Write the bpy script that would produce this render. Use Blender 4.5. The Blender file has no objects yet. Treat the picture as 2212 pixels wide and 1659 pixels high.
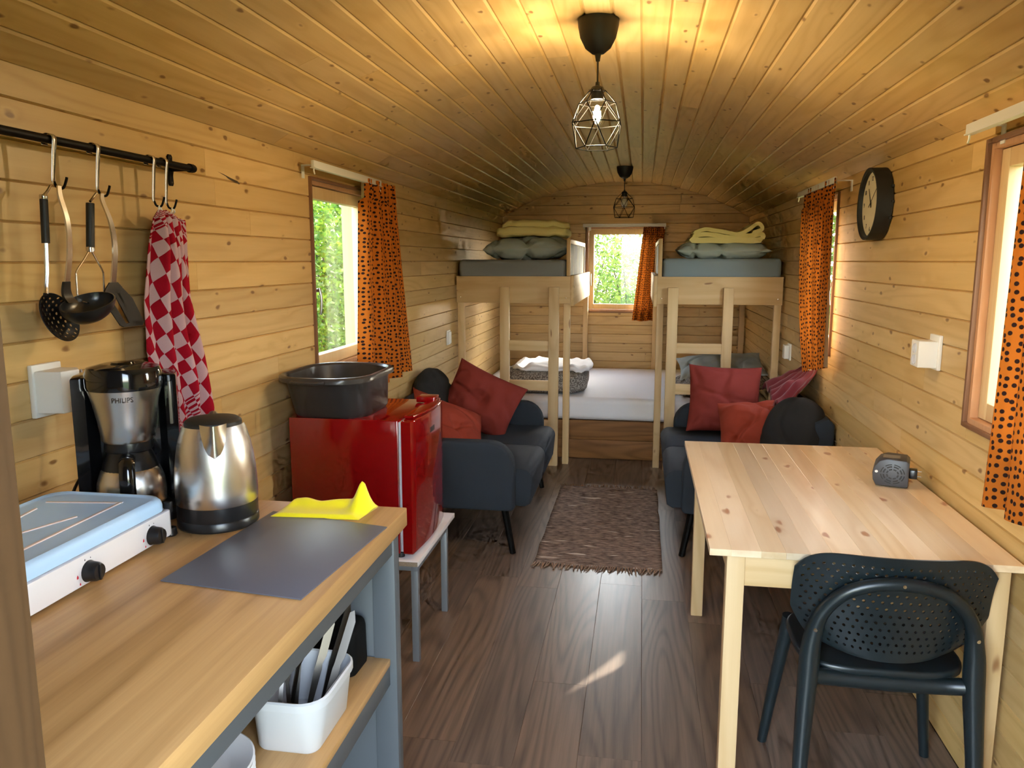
import bpy, bmesh, math, random
from mathutils import Vector, Matrix, noise
S = bpy.context.scene
C = S.collection
random.seed(7)
PI = math.pi

# ---------------------------------------------------------------- camera, light, exposure
H = 1.463
cam = bpy.data.cameras.new('camera'); cam_o = bpy.data.objects.new('camera', cam); C.objects.link(cam_o)
cam.sensor_width = 36.0; cam.lens = 1690.0 / 2212.0 * 36.0; cam.clip_start = 0.02; cam.clip_end = 200
cam_o.matrix_world = Matrix(((0.98668668, -0.02533289, 0.16064759, 0.0),
                             (0.16263273, 0.15369369, -0.97464293, 0.0),
                             (0.0, 0.98779375, 0.15576748, H), (0, 0, 0, 1)))
S.camera = cam_o

SUN_EL = math.radians(27.0)
SUN_H = Vector((0.479, 0.878, 0)).normalized()
SUN_V = Vector((SUN_H.x * math.cos(SUN_EL), SUN_H.y * math.cos(SUN_EL), math.sin(SUN_EL)))
W = bpy.data.worlds.new('sky'); S.world = W; W.use_nodes = True
wn = W.node_tree.nodes; wl = W.node_tree.links
bg = wn['Background']
sky = wn.new('ShaderNodeTexSky'); sky.sky_type = 'NISHITA'; sky.sun_disc = False
sky.sun_elevation = SUN_EL; sky.sun_rotation = math.atan2(SUN_H.x, SUN_H.y)
sky.altitude = 50; sky.air_density = 1.2; sky.dust_density = 2.0; sky.ozone_density = 1.5
hs = wn.new('ShaderNodeHueSaturation'); hs.inputs['Saturation'].default_value = 0.6
wl.new(sky.outputs[0], hs.inputs['Color']); wl.new(hs.outputs[0], bg.inputs[0]); bg.inputs[1].default_value = 2.5
sun = bpy.data.lights.new('sun', 'SUN'); sun.energy = 14.0; sun.angle = math.radians(0.6); sun.color = (1.0, 0.93, 0.82)
sun_o = bpy.data.objects.new('sun', sun); C.objects.link(sun_o); sun_o.location = (4, 12, 9)
sun_o.rotation_euler = SUN_V.to_track_quat('Z', 'Y').to_euler()
BULB = 1450.0
S.view_settings.view_transform = 'Standard'; S.view_settings.look = 'None'
S.view_settings.gamma = 1.0; S.view_settings.use_curve_mapping = False
S.view_settings.exposure = 1.0
cy = S.cycles
cy.use_adaptive_sampling = True; cy.adaptive_threshold = 0.06; cy.adaptive_min_samples = 12
cy.max_bounces = 6; cy.diffuse_bounces = 4; cy.glossy_bounces = 3; cy.transmission_bounces = 4
cy.transparent_max_bounces = 16; cy.caustics_reflective = False; cy.caustics_refractive = False
cy.sample_clamp_indirect = 5.0

# ---------------------------------------------------------------- materials
def newmat(name):
    m = bpy.data.materials.new(name); m.use_nodes = True
    nt = m.node_tree
    return m, nt, nt.nodes['Principled BSDF']
def node(nt, t, **kw):
    n = nt.nodes.new('ShaderNode' + t)
    for k, v in kw.items():
        if k.startswith('i_'): n.inputs[k[2:]].default_value = v
        elif k.startswith('n_'): n.inputs[int(k[2:])].default_value = v
        else: setattr(n, k, v)
    return n
def srgb(r, g, b):
    f = lambda c: (c / 255) / 12.92 if c / 255 <= 0.04045 else ((c / 255 + 0.055) / 1.055) ** 2.4
    return (f(r), f(g), f(b), 1)
def plain(name, col, rough=0.5, metal=0.0, spec=0.5, coat=0.0, bump=0.0, bscale=200, var=0.0, sheen=0.0, aniso=0.0):
    m, nt, p = newmat(name)
    p.inputs['Base Color'].default_value = col; p.inputs['Roughness'].default_value = rough
    p.inputs['Metallic'].default_value = metal; p.inputs['Specular IOR Level'].default_value = spec
    p.inputs['Coat Weight'].default_value = coat; p.inputs['Coat Roughness'].default_value = 0.05
    p.inputs['Sheen Weight'].default_value = sheen; p.inputs['Anisotropic'].default_value = aniso
    tc = node(nt, 'TexCoord')
    if bump or var:
        nz = node(nt, 'TexNoise'); nz.inputs['Scale'].default_value = bscale; nz.inputs['Detail'].default_value = 3
        nt.links.new(tc.outputs['Object'], nz.inputs['Vector'])
        if bump:
            b = node(nt, 'Bump'); b.inputs['Strength'].default_value = bump; b.inputs['Distance'].default_value = 0.002
            nt.links.new(nz.outputs[0], b.inputs['Height']); nt.links.new(b.outputs[0], p.inputs['Normal'])
        if var:
            mx = node(nt, 'Mix', data_type='RGBA')
            mx.inputs[6].default_value = tuple(c * (1 - var) for c in col[:3]) + (1,)
            mx.inputs[7].default_value = tuple(min(1, c * (1 + var)) for c in col[:3]) + (1,)
            nt.links.new(nz.outputs[0], mx.inputs[0]); nt.links.new(mx.outputs[2], p.inputs['Base Color'])
    return m
def wood(name, light, dark, axis='y', knot=None, kl=2.2, ka=7.0, kr=0.16, ring=0.45, grain=0.5, rough=0.45,
         var=0.12, ringf=26.0, rscale=6.0, fibre=55.0, bump=0.12, spec=0.4, coat=0.0):
    m, nt, p = newmat(name); L = nt.links
    tc = node(nt, 'TexCoord'); oi = node(nt, 'ObjectInfo')
    mul = node(nt, 'VectorMath', operation='SCALE'); mul.inputs[0].default_value = (37.1, 91.7, 53.3)
    L.new(oi.outputs['Random'], mul.inputs['Scale'])
    add = node(nt, 'VectorMath', operation='ADD'); L.new(tc.outputs['Object'], add.inputs[0]); L.new(mul.outputs[0], add.inputs[1])
    sp = node(nt, 'SeparateXYZ'); L.new(add.outputs[0], sp.inputs[0]); cb = node(nt, 'CombineXYZ')
    order = {'x': (0, 1, 2), 'y': (1, 0, 2), 'z': (2, 0, 1)}[axis]
    for i, o in enumerate(order): L.new(sp.outputs[o], cb.inputs[i])
    def scaled(sc):
        v = node(nt, 'VectorMath', operation='MULTIPLY'); L.new(cb.outputs[0], v.inputs[0]); v.inputs[1].default_value = sc
        return v.outputs[0]
    def mth(op, a, b=None):
        n = node(nt, 'Math', operation=op)
        for i, q in enumerate((a, b)):
            if q is None: continue
            if isinstance(q, (int, float)): n.inputs[i].default_value = q
            else: L.new(q, n.inputs[i])
        return n.outputs[0]
    def noi(vec, detail=2.0, rgh=0.5):
        n = node(nt, 'TexNoise'); n.inputs['Scale'].default_value = 1.0; n.inputs['Detail'].default_value = detail
        n.inputs['Roughness'].default_value = rgh; L.new(vec, n.inputs['Vector']); return n.outputs[0]
    vor = node(nt, 'TexVoronoi'); vor.inputs['Scale'].default_value = 1.0
    kdn = node(nt, 'TexNoise'); kdn.inputs['Scale'].default_value = 1.0; kdn.inputs['Detail'].default_value = 0.0; L.new(scaled((14.0, 60.0, 60.0)), kdn.inputs['Vector'])
    kda = node(nt, 'VectorMath', operation='MULTIPLY_ADD'); kda.inputs[1].default_value = (0.16, 0.16, 0.16); L.new(kdn.outputs['Color'], kda.inputs[0]); L.new(scaled((kl, ka, ka)), kda.inputs[2])
    L.new(kda.outputs[0], vor.inputs['Vector'])
    kd = vor.outputs['Distance']
    big = noi(scaled((rscale * 0.1, rscale, rscale)), 1.0)
    near = mth('POWER', mth('MAXIMUM', mth('SUBTRACT', 1.0, mth('MULTIPLY', kd, 2.2)), 0.0), 2.0)
    ph = mth('ADD', mth('MULTIPLY', big, ringf), mth('MULTIPLY', near, 0.8 if knot else 0.0))
    rg = mth('POWER', mth('ADD', mth('MULTIPLY', mth('SINE', mth('MULTIPLY', ph, 6.2832)), 0.5), 0.5), 2.2)
    gr = noi(scaled((2.2, fibre, fibre)), 3.0, 0.65)
    grc = mth('MULTIPLY', mth('SUBTRACT', gr, 0.28), 1.9)
    fac = mth('ADD', mth('MULTIPLY', rg, ring), mth('MULTIPLY', grc, grain))
    mx = node(nt, 'Mix', data_type='RGBA', clamp_factor=True); mx.inputs[6].default_value = light; mx.inputs[7].default_value = dark
    L.new(fac, mx.inputs[0]); col = mx.outputs[2]
    if knot:
        kn = node(nt, 'MapRange'); kn.interpolation_type = 'SMOOTHSTEP'
        kn.inputs[1].default_value = kr * 0.45; kn.inputs[2].default_value = kr; kn.inputs[3].default_value = 1.0; kn.inputs[4].default_value = 0.0
        L.new(kd, kn.inputs[0])
        m2 = node(nt, 'Mix', data_type='RGBA'); m2.inputs[7].default_value = knot
        L.new(mth('MULTIPLY', kn.outputs[0], 0.85), m2.inputs[0]); L.new(col, m2.inputs[6]); col = m2.outputs[2]
    hv = node(nt, 'HueSaturation')
    rv = mth('FRACT', mth('MULTIPLY', oi.outputs['Random'], 17.3))
    L.new(mth('ADD', mth('MULTIPLY', rv, var * 2), 1.0 - var), hv.inputs['Value'])
    rv2 = mth('FRACT', mth('MULTIPLY', oi.outputs['Random'], 41.7))
    L.new(mth('ADD', mth('MULTIPLY', rv2, var), 1.0 - var * 0.5), hv.inputs['Saturation'])
    L.new(col, hv.inputs['Color']); L.new(hv.outputs[0], p.inputs['Base Color'])
    p.inputs['Roughness'].default_value = rough; p.inputs['Specular IOR Level'].default_value = spec
    p.inputs['Coat Weight'].default_value = coat; p.inputs['Coat Roughness'].default_value = 0.2
    if bump:
        b = node(nt, 'Bump'); b.inputs['Strength'].default_value = bump; b.inputs['Distance'].default_value = 0.002
        L.new(fac, b.inputs['Height']); L.new(b.outputs[0], p.inputs['Normal'])
    return m

SPR_L, SPR_D, SPR_K = (0.62, 0.42, 0.178, 1), (0.46, 0.28, 0.092, 1), (0.17, 0.075, 0.022, 1)
kw = dict(knot=SPR_K, kl=8.0, ka=17.0, kr=0.155, ring=0.36, grain=0.40, rough=0.42, var=0.10, ringf=9, rscale=7)
M = {}
M['spruce_y'] = wood('spruce_boards_along', SPR_L, SPR_D, 'y', **kw)
M['spruce_x'] = wood('spruce_boards_across', SPR_L, SPR_D, 'x', **kw)
PN_L, PN_D, PN_K = (0.67, 0.475, 0.25, 1), (0.53, 0.335, 0.145, 1), (0.22, 0.09, 0.03, 1)
kp = dict(knot=PN_K, kl=3.0, ka=8.0, kr=0.12, ring=0.45, grain=0.35, rough=0.5, var=0.06, ringf=7, rscale=6)
M['pine_x'] = wood('pine_across', PN_L, PN_D, 'x', **kp)
M['pine_y'] = wood('pine_along', PN_L, PN_D, 'y', **kp)
M['pine_z'] = wood('pine_upright', PN_L, PN_D, 'z', **kp)
M['table'] = wood('table_pine', (0.76, 0.60, 0.40, 1), (0.64, 0.455, 0.265, 1), 'y', knot=(0.35, 0.13, 0.05, 1), kl=5.0, ka=11.0, kr=0.15,
                  ring=0.5, grain=0.4, rough=0.33, var=0.20, ringf=6, rscale=6, coat=0.15)
M['floor'] = wood('dark_laminate', (0.215, 0.150, 0.107, 1), (0.078, 0.054, 0.042, 1), 'y', ring=0.40, grain=0.66, rough=0.36, var=0.16,
                  ringf=20, rscale=4.5, fibre=60, bump=0.06, spec=0.5)
M['oak'] = wood('oak_worktop', (0.55, 0.33, 0.135, 1), (0.32, 0.17, 0.060, 1), 'y', knot=(0.12, 0.05, 0.015, 1), kl=2.0, ka=9, kr=0.05,
                ring=0.5, grain=0.6, rough=0.42, var=0.04, ringf=6, rscale=5, fibre=70)
M['bedoak'] = wood('bed_panel_wood', (0.27, 0.125, 0.045, 1), (0.15, 0.066, 0.022, 1), 'x', ring=0.5, grain=0.5, rough=0.6, spec=0.2, var=0.05, ringf=12, rscale=6)
M['redwood_y'] = wood('window_casing_wood_a', (0.22, 0.105, 0.05, 1), (0.14, 0.06, 0.028, 1), 'y', ring=0.3, grain=0.5, var=0.05)
M['redwood_z'] = wood('window_casing_wood_b', (0.22, 0.105, 0.05, 1), (0.14, 0.06, 0.028, 1), 'z', ring=0.3, grain=0.5, var=0.05)
M['redwood_x'] = wood('window_casing_wood_c', (0.22, 0.105, 0.05, 1), (0.14, 0.06, 0.028, 1), 'x', ring=0.3, grain=0.5, var=0.05)
M['reveal'] = wood('pale_outer_frame_pine', (0.36, 0.275, 0.14, 1), (0.31, 0.225, 0.105, 1), 'z', ring=0.3, grain=0.4, var=0.04)
M['lining'] = wood('window_lining_wood', (0.50, 0.27, 0.14, 1), (0.38, 0.19, 0.09, 1), 'z', ring=0.3, grain=0.4, var=0.05)
M['sash'] = wood('window_sash_pine', (0.70, 0.50, 0.26, 1), (0.60, 0.40, 0.19, 1), 'z', ring=0.3, grain=0.4, var=0.06)
M['jamb'] = wood('door_jamb_wood', (0.075, 0.036, 0.012, 1), (0.05, 0.023, 0.007, 1), 'z', ring=0.4, grain=0.5, var=0.03, rough=0.6)
M['outer'] = plain('wall_outer_wood', (0.10, 0.055, 0.03, 1), 0.8)
M['ground'] = plain('grass_ground', (0.045, 0.075, 0.018, 1), 0.95, var=0.4, bscale=3)
M['white'] = plain('white_plastic', (0.78, 0.77, 0.73, 1), 0.35)
M['railwhite'] = plain('white_aluminium', (0.74, 0.73, 0.68, 1), 0.35)
M['enamel'] = plain('white_enamel', (0.80, 0.78, 0.80, 1), 0.18, coat=0.3)
M['lid'] = plain('skylight_tinted_lid', (0.50, 0.73, 1.0, 1), 0.35, spec=0.15)  # white lid; the blue skylight on it is put into the base colour
M['lidedge'] = plain('stove_lid_ridge', (0.80, 0.70, 0.68, 1), 0.2, coat=0.3)
M['black'] = plain('black_plastic', (0.012, 0.012, 0.013, 1), 0.28)
M['blackgloss'] = plain('black_gloss_plastic', (0.008, 0.008, 0.009, 1), 0.10, coat=0.4)
M['blackmatte'] = plain('black_matte', (0.014, 0.013, 0.012, 1), 0.55)
M['blackmetal'] = plain('black_painted_metal', (0.0016, 0.0014, 0.0012, 1), 0.5, metal=0.0, spec=0.15)
M['steel'] = plain('brushed_steel', (0.76, 0.74, 0.71, 1), 0.27, metal=1.0, aniso=0.6)
M['steelpol'] = plain('polished_steel', (0.66, 0.64, 0.60, 1), 0.24, metal=1.0)
M['steeldark'] = plain('cutlery_steel', (0.10, 0.09, 0.08, 1), 0.3, metal=1.0)
M['greypaint'] = plain('grey_blue_cabinet_paint', (0.088, 0.098, 0.108, 1), 0.42)
M['greymetal'] = plain('grey_metal_legs', (0.20, 0.215, 0.23, 1), 0.4, metal=0.3)
M['slate'] = plain('slate_grey_plastic', (0.105, 0.11, 0.14, 1), 0.46, bump=0.03, bscale=600)
M['red'] = plain('red_gloss_enamel', (0.23, 0.0015, 0.0025, 1), 0.12, coat=0.7)
M['seal'] = plain('pale_door_seal', (0.62, 0.62, 0.66, 1), 0.5)
M['tub'] = plain('dark_grey_plastic', (0.030, 0.028, 0.028, 1), 0.34)
M['tubrim'] = plain('dark_grey_plastic_rim', (0.040, 0.037, 0.036, 1), 0.28)
M['benchtop'] = plain('white_laminate', (0.72, 0.69, 0.69, 1), 0.4)
M['chip'] = plain('chipboard_edge', (0.28, 0.21, 0.14, 1), 0.8, var=0.4, bscale=300)
M['yellow'] = plain('yellow_cloth', (0.90, 0.76, 0.0, 1), 0.8, bump=0.25, bscale=500, sheen=0.2)
M['sofa'] = plain('charcoal_blue_upholstery', (0.021, 0.027, 0.036, 1), 0.85, bump=0.3, bscale=700, var=0.15, spec=0.3)
M['darkcush'] = plain('charcoal_cushion', (0.022, 0.021, 0.021, 1), 0.9, bump=0.3, bscale=500, spec=0.2)
M['brick'] = plain('rust_red_cushion', (0.280, 0.042, 0.022, 1), 0.85, bump=0.3, bscale=500, var=0.08, spec=0.2)
M['wine'] = plain('wine_red_cushion', (0.205, 0.030, 0.022, 1), 0.85, bump=0.3, bscale=500, var=0.08, spec=0.2)
M['burgundy'] = plain('burgundy_cloth', (0.15, 0.004, 0.012, 1), 0.6, bump=0.2, bscale=300, sheen=0.2)
M['greysheet'] = plain('grey_sheet', (0.21, 0.22, 0.23, 1), 0.9, bump=0.2, bscale=400)
M['bluesheet'] = plain('blue_grey_sheet', (0.22, 0.28, 0.33, 1), 0.9, bump=0.2, bscale=400)
M['greypil'] = plain('grey_green_pillowcase', (0.36, 0.41, 0.41, 1), 0.9, bump=0.25, bscale=300)
M['bluepil'] = plain('blue_green_pillowcase', (0.38, 0.45, 0.45, 1), 0.9, bump=0.25, bscale=300)
M['yelduvet'] = plain('pale_yellow_duvet', (0.80, 0.71, 0.33, 1), 0.9, bump=0.25, bscale=260)
M['yelduvet2'] = plain('lemon_yellow_duvet', (0.82, 0.74, 0.33, 1), 0.9, bump=0.25, bscale=260)
M['whitesheet'] = plain('white_sheet', (0.78, 0.76, 0.78, 1), 0.9, bump=0.1, bscale=200)
M['brass'] = plain('metal_grey_handle', (0.35, 0.33, 0.31, 1), 0.35, metal=0.9)
M['clockface'] = plain('cream_dial', (0.70, 0.62, 0.42, 1), 0.6)
M['heater'] = plain('dark_grey_heater_plastic', (0.055, 0.056, 0.062, 1), 0.42)
M['labelgrey'] = plain('grey_sticker', (0.20, 0.18, 0.15, 1), 0.5, var=0.5, bscale=500)
M['chair'] = plain('dark_teal_plastic', (0.009, 0.015, 0.018, 1), 0.33)
M['porcelain'] = plain('white_porcelain', (0.80, 0.79, 0.77, 1), 0.12, coat=0.4)
M['caddy'] = plain('white_caddy_plastic', (0.55, 0.56, 0.57, 1), 0.35)
M['pouch'] = plain('black_pouch_fabric', (0.004, 0.004, 0.004, 1), 0.7, spec=0.1)
M['redmark'] = plain('red_mark', (0.6, 0.02, 0.04, 1), 0.5)
M['darkmark'] = plain('dark_mark', (0.03, 0.02, 0.02, 1), 0.5)
M['clear'] = plain('clear_plastic_gauge', (0.16, 0.14, 0.10, 1), 0.2)
M['fringe'] = plain('rug_fringe_cotton', (0.30, 0.19, 0.125, 1), 0.95)
M['bark'] = plain('bark', (0.06, 0.04, 0.025, 1), 0.9)

def glassmat():
    m, nt, p = newmat('window_glass'); nt.nodes.remove(p)
    out = nt.nodes['Material Output']
    lw = node(nt, 'LayerWeight'); lw.inputs[0].default_value = 0.5
    pw = node(nt, 'Math', operation='POWER'); pw.inputs[1].default_value = 5.0; nt.links.new(lw.outputs['Facing'], pw.inputs[0])
    fr = node(nt, 'Math', operation='MULTIPLY_ADD'); fr.inputs[1].default_value = 0.95; fr.inputs[2].default_value = 0.045; nt.links.new(pw.outputs[0], fr.inputs[0])
    tr = node(nt, 'BsdfTransparent'); tr.inputs[0].default_value = (0.96, 0.98, 0.97, 1)
    gl = node(nt, 'BsdfGlossy'); gl.inputs['Roughness'].default_value = 0.02
    mx = node(nt, 'MixShader'); nt.links.new(fr.outputs[0], mx.inputs[0]); nt.links.new(tr.outputs[0], mx.inputs[1]); nt.links.new(gl.outputs[0], mx.inputs[2])
    nt.links.new(mx.outputs[0], out.inputs[0]); return m
M['glass'] = glassmat()

def fabric_nodes(m, nt, p, col, trans=0.35, rough=0.9):
    out = nt.nodes['Material Output']
    nt.links.new(col, p.inputs['Base Color']); p.inputs['Roughness'].default_value = rough; p.inputs['Specular IOR Level'].default_value = 0.1
    t = node(nt, 'BsdfTranslucent'); nt.links.new(col, t.inputs[0])
    mx = node(nt, 'MixShader'); mx.inputs[0].default_value = trans
    nt.links.new(p.outputs[0], mx.inputs[1]); nt.links.new(t.outputs[0], mx.inputs[2]); nt.links.new(mx.outputs[0], out.inputs[0])
def curtainmat(name, c1, c2, scale, r, trans):
    m, nt, p = newmat(name); tc = node(nt, 'TexCoord')
    v = node(nt, 'TexVoronoi', voronoi_dimensions='2D'); v.inputs['Scale'].default_value = scale; v.inputs['Randomness'].default_value = 0.5
    nt.links.new(tc.outputs['UV'], v.inputs['Vector'])
    mr = node(nt, 'MapRange'); mr.inputs[1].default_value = r; mr.inputs[2].default_value = r + 0.05; mr.inputs[3].default_value = 1; mr.inputs[4].default_value = 0
    nt.links.new(v.outputs['Distance'], mr.inputs[0])
    mx = node(nt, 'Mix', data_type='RGBA'); mx.inputs[6].default_value = c1; mx.inputs[7].default_value = c2
    nt.links.new(mr.outputs[0], mx.inputs[0])
    ge = node(nt, 'NewGeometry'); ln = node(nt, 'Mix', data_type='RGBA'); ln.inputs[7].default_value = (0.50, 0.36, 0.24, 1)   # cream lining on the unseen window side, added to cut orange bounce light
    nt.links.new(ge.outputs['Backfacing'], ln.inputs[0]); nt.links.new(mx.outputs[2], ln.inputs[6])
    fabric_nodes(m, nt, p, ln.outputs[2], trans); return m
M['curtain'] = curtainmat('orange_dotted_curtain', (0.44, 0.118, 0.012, 1), (0.022, 0.010, 0.008, 1), 49.0, 0.25, 0.05)

def towelmat():
    m, nt, p = newmat('red_white_checked_towel'); L = nt.links
    tc = node(nt, 'TexCoord')
    sp = node(nt, 'SeparateXYZ'); L.new(tc.outputs['UV'], sp.inputs[0])
    def mth(op, a, b=None, c=None):
        n = node(nt, 'Math', operation=op)
        for i, q in enumerate((a, b, c)):
            if q is None: continue
            if isinstance(q, (int, float)): n.inputs[i].default_value = q
            else: L.new(q, n.inputs[i])
        return n.outputs[0]
    # border band: |u| beyond 0.19 or |v| beyond 0.19 of a 0.5 m square cloth gets fine stripes
    bu = mth('GREATER_THAN', mth('ABSOLUTE', sp.outputs[0]), 0.205); bv = mth('GREATER_THAN', mth('ABSOLUTE', sp.outputs[1]), 0.205)
    ch = node(nt, 'TexChecker'); ch.inputs['Scale'].default_value = 35.0; L.new(tc.outputs['UV'], ch.inputs[0])
    st = node(nt, 'TexChecker'); st.inputs['Scale'].default_value = 35.0
    mp = node(nt, 'VectorMath', operation='MULTIPLY'); mp.inputs[1].default_value = (1, 4.0, 1); L.new(tc.outputs['UV'], mp.inputs[0]); L.new(mp.outputs[0], st.inputs[0])
    st2 = node(nt, 'TexChecker'); st2.inputs['Scale'].default_value = 35.0
    mp2 = node(nt, 'VectorMath', operation='MULTIPLY'); mp2.inputs[1].default_value = (4.0, 1, 1); L.new(tc.outputs['UV'], mp2.inputs[0]); L.new(mp2.outputs[0], st2.inputs[0])
    a = node(nt, 'Mix'); L.new(bv, a.inputs[0]); L.new(ch.outputs['Fac'], a.inputs[2]); L.new(st.outputs['Fac'], a.inputs[3])
    b = node(nt, 'Mix'); L.new(bu, b.inputs[0]); L.new(a.outputs[0], b.inputs[2]); L.new(st2.outputs['Fac'], b.inputs[3])
    mx = node(nt, 'Mix', data_type='RGBA'); mx.inputs[6].default_value = (0.34, 0.006, 0.018, 1); mx.inputs[7].default_value = (0.56, 0.36, 0.37, 1)
    L.new(b.outputs[0], mx.inputs[0])
    nz = node(nt, 'TexNoise'); nz.inputs['Scale'].default_value = 700; L.new(tc.outputs['Object'], nz.inputs['Vector'])
    bp = node(nt, 'Bump'); bp.inputs['Strength'].default_value = 0.4; bp.inputs['Distance'].default_value = 0.002; L.new(nz.outputs[0], bp.inputs['Height']); L.new(bp.outputs[0], p.inputs['Normal'])
    fabric_nodes(m, nt, p, mx.outputs[2], 0.1); return m
M['towel'] = towelmat()

def rugmat():
    m, nt, p = newmat('woven_rag_rug'); L = nt.links
    tc = node(nt, 'TexCoord')
    def nz(sc, det=2):
        v = node(nt, 'VectorMath', operation='MULTIPLY'); v.inputs[1].default_value = sc; L.new(tc.outputs['Object'], v.inputs[0])
        n = node(nt, 'TexNoise'); n.inputs['Scale'].default_value = 1; n.inputs['Detail'].default_value = det; L.new(v.outputs[0], n.inputs['Vector']); return n.outputs[0]
    r = node(nt, 'ValToRGB'); r.color_ramp.elements[0].position = 0.3; r.color_ramp.elements[0].color = (0.085, 0.061, 0.049, 1)
    r.color_ramp.elements[1].position = 0.7; r.color_ramp.elements[1].color = (0.35, 0.25, 0.195, 1)
    L.new(nz((24, 120, 1), 4), r.inputs[0])
    f = node(nt, 'MapRange'); f.inputs[1].default_value = 0.74; f.inputs[2].default_value = 0.77; L.new(nz((6, 75, 1), 0), f.inputs[0])
    mx = node(nt, 'Mix', data_type='RGBA'); mx.inputs[7].default_value = (0.6, 0.5, 0.4, 1); L.new(f.outputs[0], mx.inputs[0]); L.new(r.outputs[0], mx.inputs[6])
    L.new(mx.outputs[2], p.inputs['Base Color']); p.inputs['Roughness'].default_value = 0.95; p.inputs['Specular IOR Level'].default_value = 0.1
    bp = node(nt, 'Bump'); bp.inputs['Strength'].default_value = 0.6; bp.inputs['Distance'].default_value = 0.004
    L.new(nz((60, 130, 1), 3), bp.inputs['Height']); L.new(bp.outputs[0], p.inputs['Normal']); return m
M['rug'] = rugmat()

def specklemat():
    m, nt, p = newmat('grey_speckled_duvet'); L = nt.links; tc = node(nt, 'TexCoord')
    n = node(nt, 'TexNoise'); n.inputs['Scale'].default_value = 110; n.inputs['Detail'].default_value = 2; L.new(tc.outputs['Object'], n.inputs['Vector'])
    r = node(nt, 'ValToRGB'); r.color_ramp.elements[0].position = 0.42; r.color_ramp.elements[0].color = (0.10, 0.082, 0.072, 1)
    r.color_ramp.elements[1].position = 0.6; r.color_ramp.elements[1].color = (0.36, 0.33, 0.30, 1)
    L.new(n.outputs[0], r.inputs[0]); L.new(r.outputs[0], p.inputs['Base Color']); p.inputs['Roughness'].default_value = 0.95; return m
M['speckle'] = specklemat()
def olivemat():
    m, nt, p = newmat('olive_guard_fabric'); L = nt.links; tc = node(nt, 'TexCoord')
    v = node(nt, 'VectorMath', operation='MULTIPLY'); v.inputs[1].default_value = (1, 16, 5); L.new(tc.outputs['Object'], v.inputs[0])
    n = node(nt, 'TexNoise'); n.inputs['Scale'].default_value = 1; n.inputs['Detail'].default_value = 3; L.new(v.outputs[0], n.inputs['Vector'])
    r = node(nt, 'ValToRGB'); r.color_ramp.elements[0].position = 0.4; r.color_ramp.elements[0].color = (0.07, 0.05, 0.02, 1)
    r.color_ramp.elements[1].position = 0.62; r.color_ramp.elements[1].color = (0.26, 0.21, 0.09, 1)
    L.new(n.outputs[0], r.inputs[0]); L.new(r.outputs[0], p.inputs['Base Color']); p.inputs['Roughness'].default_value = 0.8; return m
M['olive'] = olivemat()
def leafmat(name, a, b):
    m, nt, p = newmat(name); tc = node(nt, 'TexCoord')
    n = node(nt, 'TexNoise'); n.inputs['Scale'].default_value = 9; n.inputs['Detail'].default_value = 3; nt.links.new(tc.outputs['Object'], n.inputs['Vector'])
    r = node(nt, 'ValToRGB'); r.color_ramp.elements[0].position = 0.35; r.color_ramp.elements[0].color = a; r.color_ramp.elements[1].position = 0.65; r.color_ramp.elements[1].color = b
    nt.links.new(n.outputs[0], r.inputs[0]); fabric_nodes(m, nt, p, r.outputs[0], 0.4, 0.6); return m
M['leaf'] = leafmat('green_leaves', (0.026, 0.080, 0.010, 1), (0.10, 0.155, 0.016, 1))
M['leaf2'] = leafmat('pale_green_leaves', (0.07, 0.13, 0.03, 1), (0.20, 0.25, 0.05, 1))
def emis(name, col, st):
    m, nt, p = newmat(name); nt.nodes.remove(p); e = node(nt, 'Emission'); e.inputs[0].default_value = col; e.inputs[1].default_value = st
    nt.links.new(e.outputs[0], nt.nodes['Material Output'].inputs[0]); return m
M['bulb'] = emis('lit_bulb', (1.0, 0.75, 0.44, 1), BULB)
M['bulbglass'] = glassmat()
M['bulboff'] = plain('unlit_bulb_glass', (0.75, 0.73, 0.68, 1), 0.08)

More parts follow.
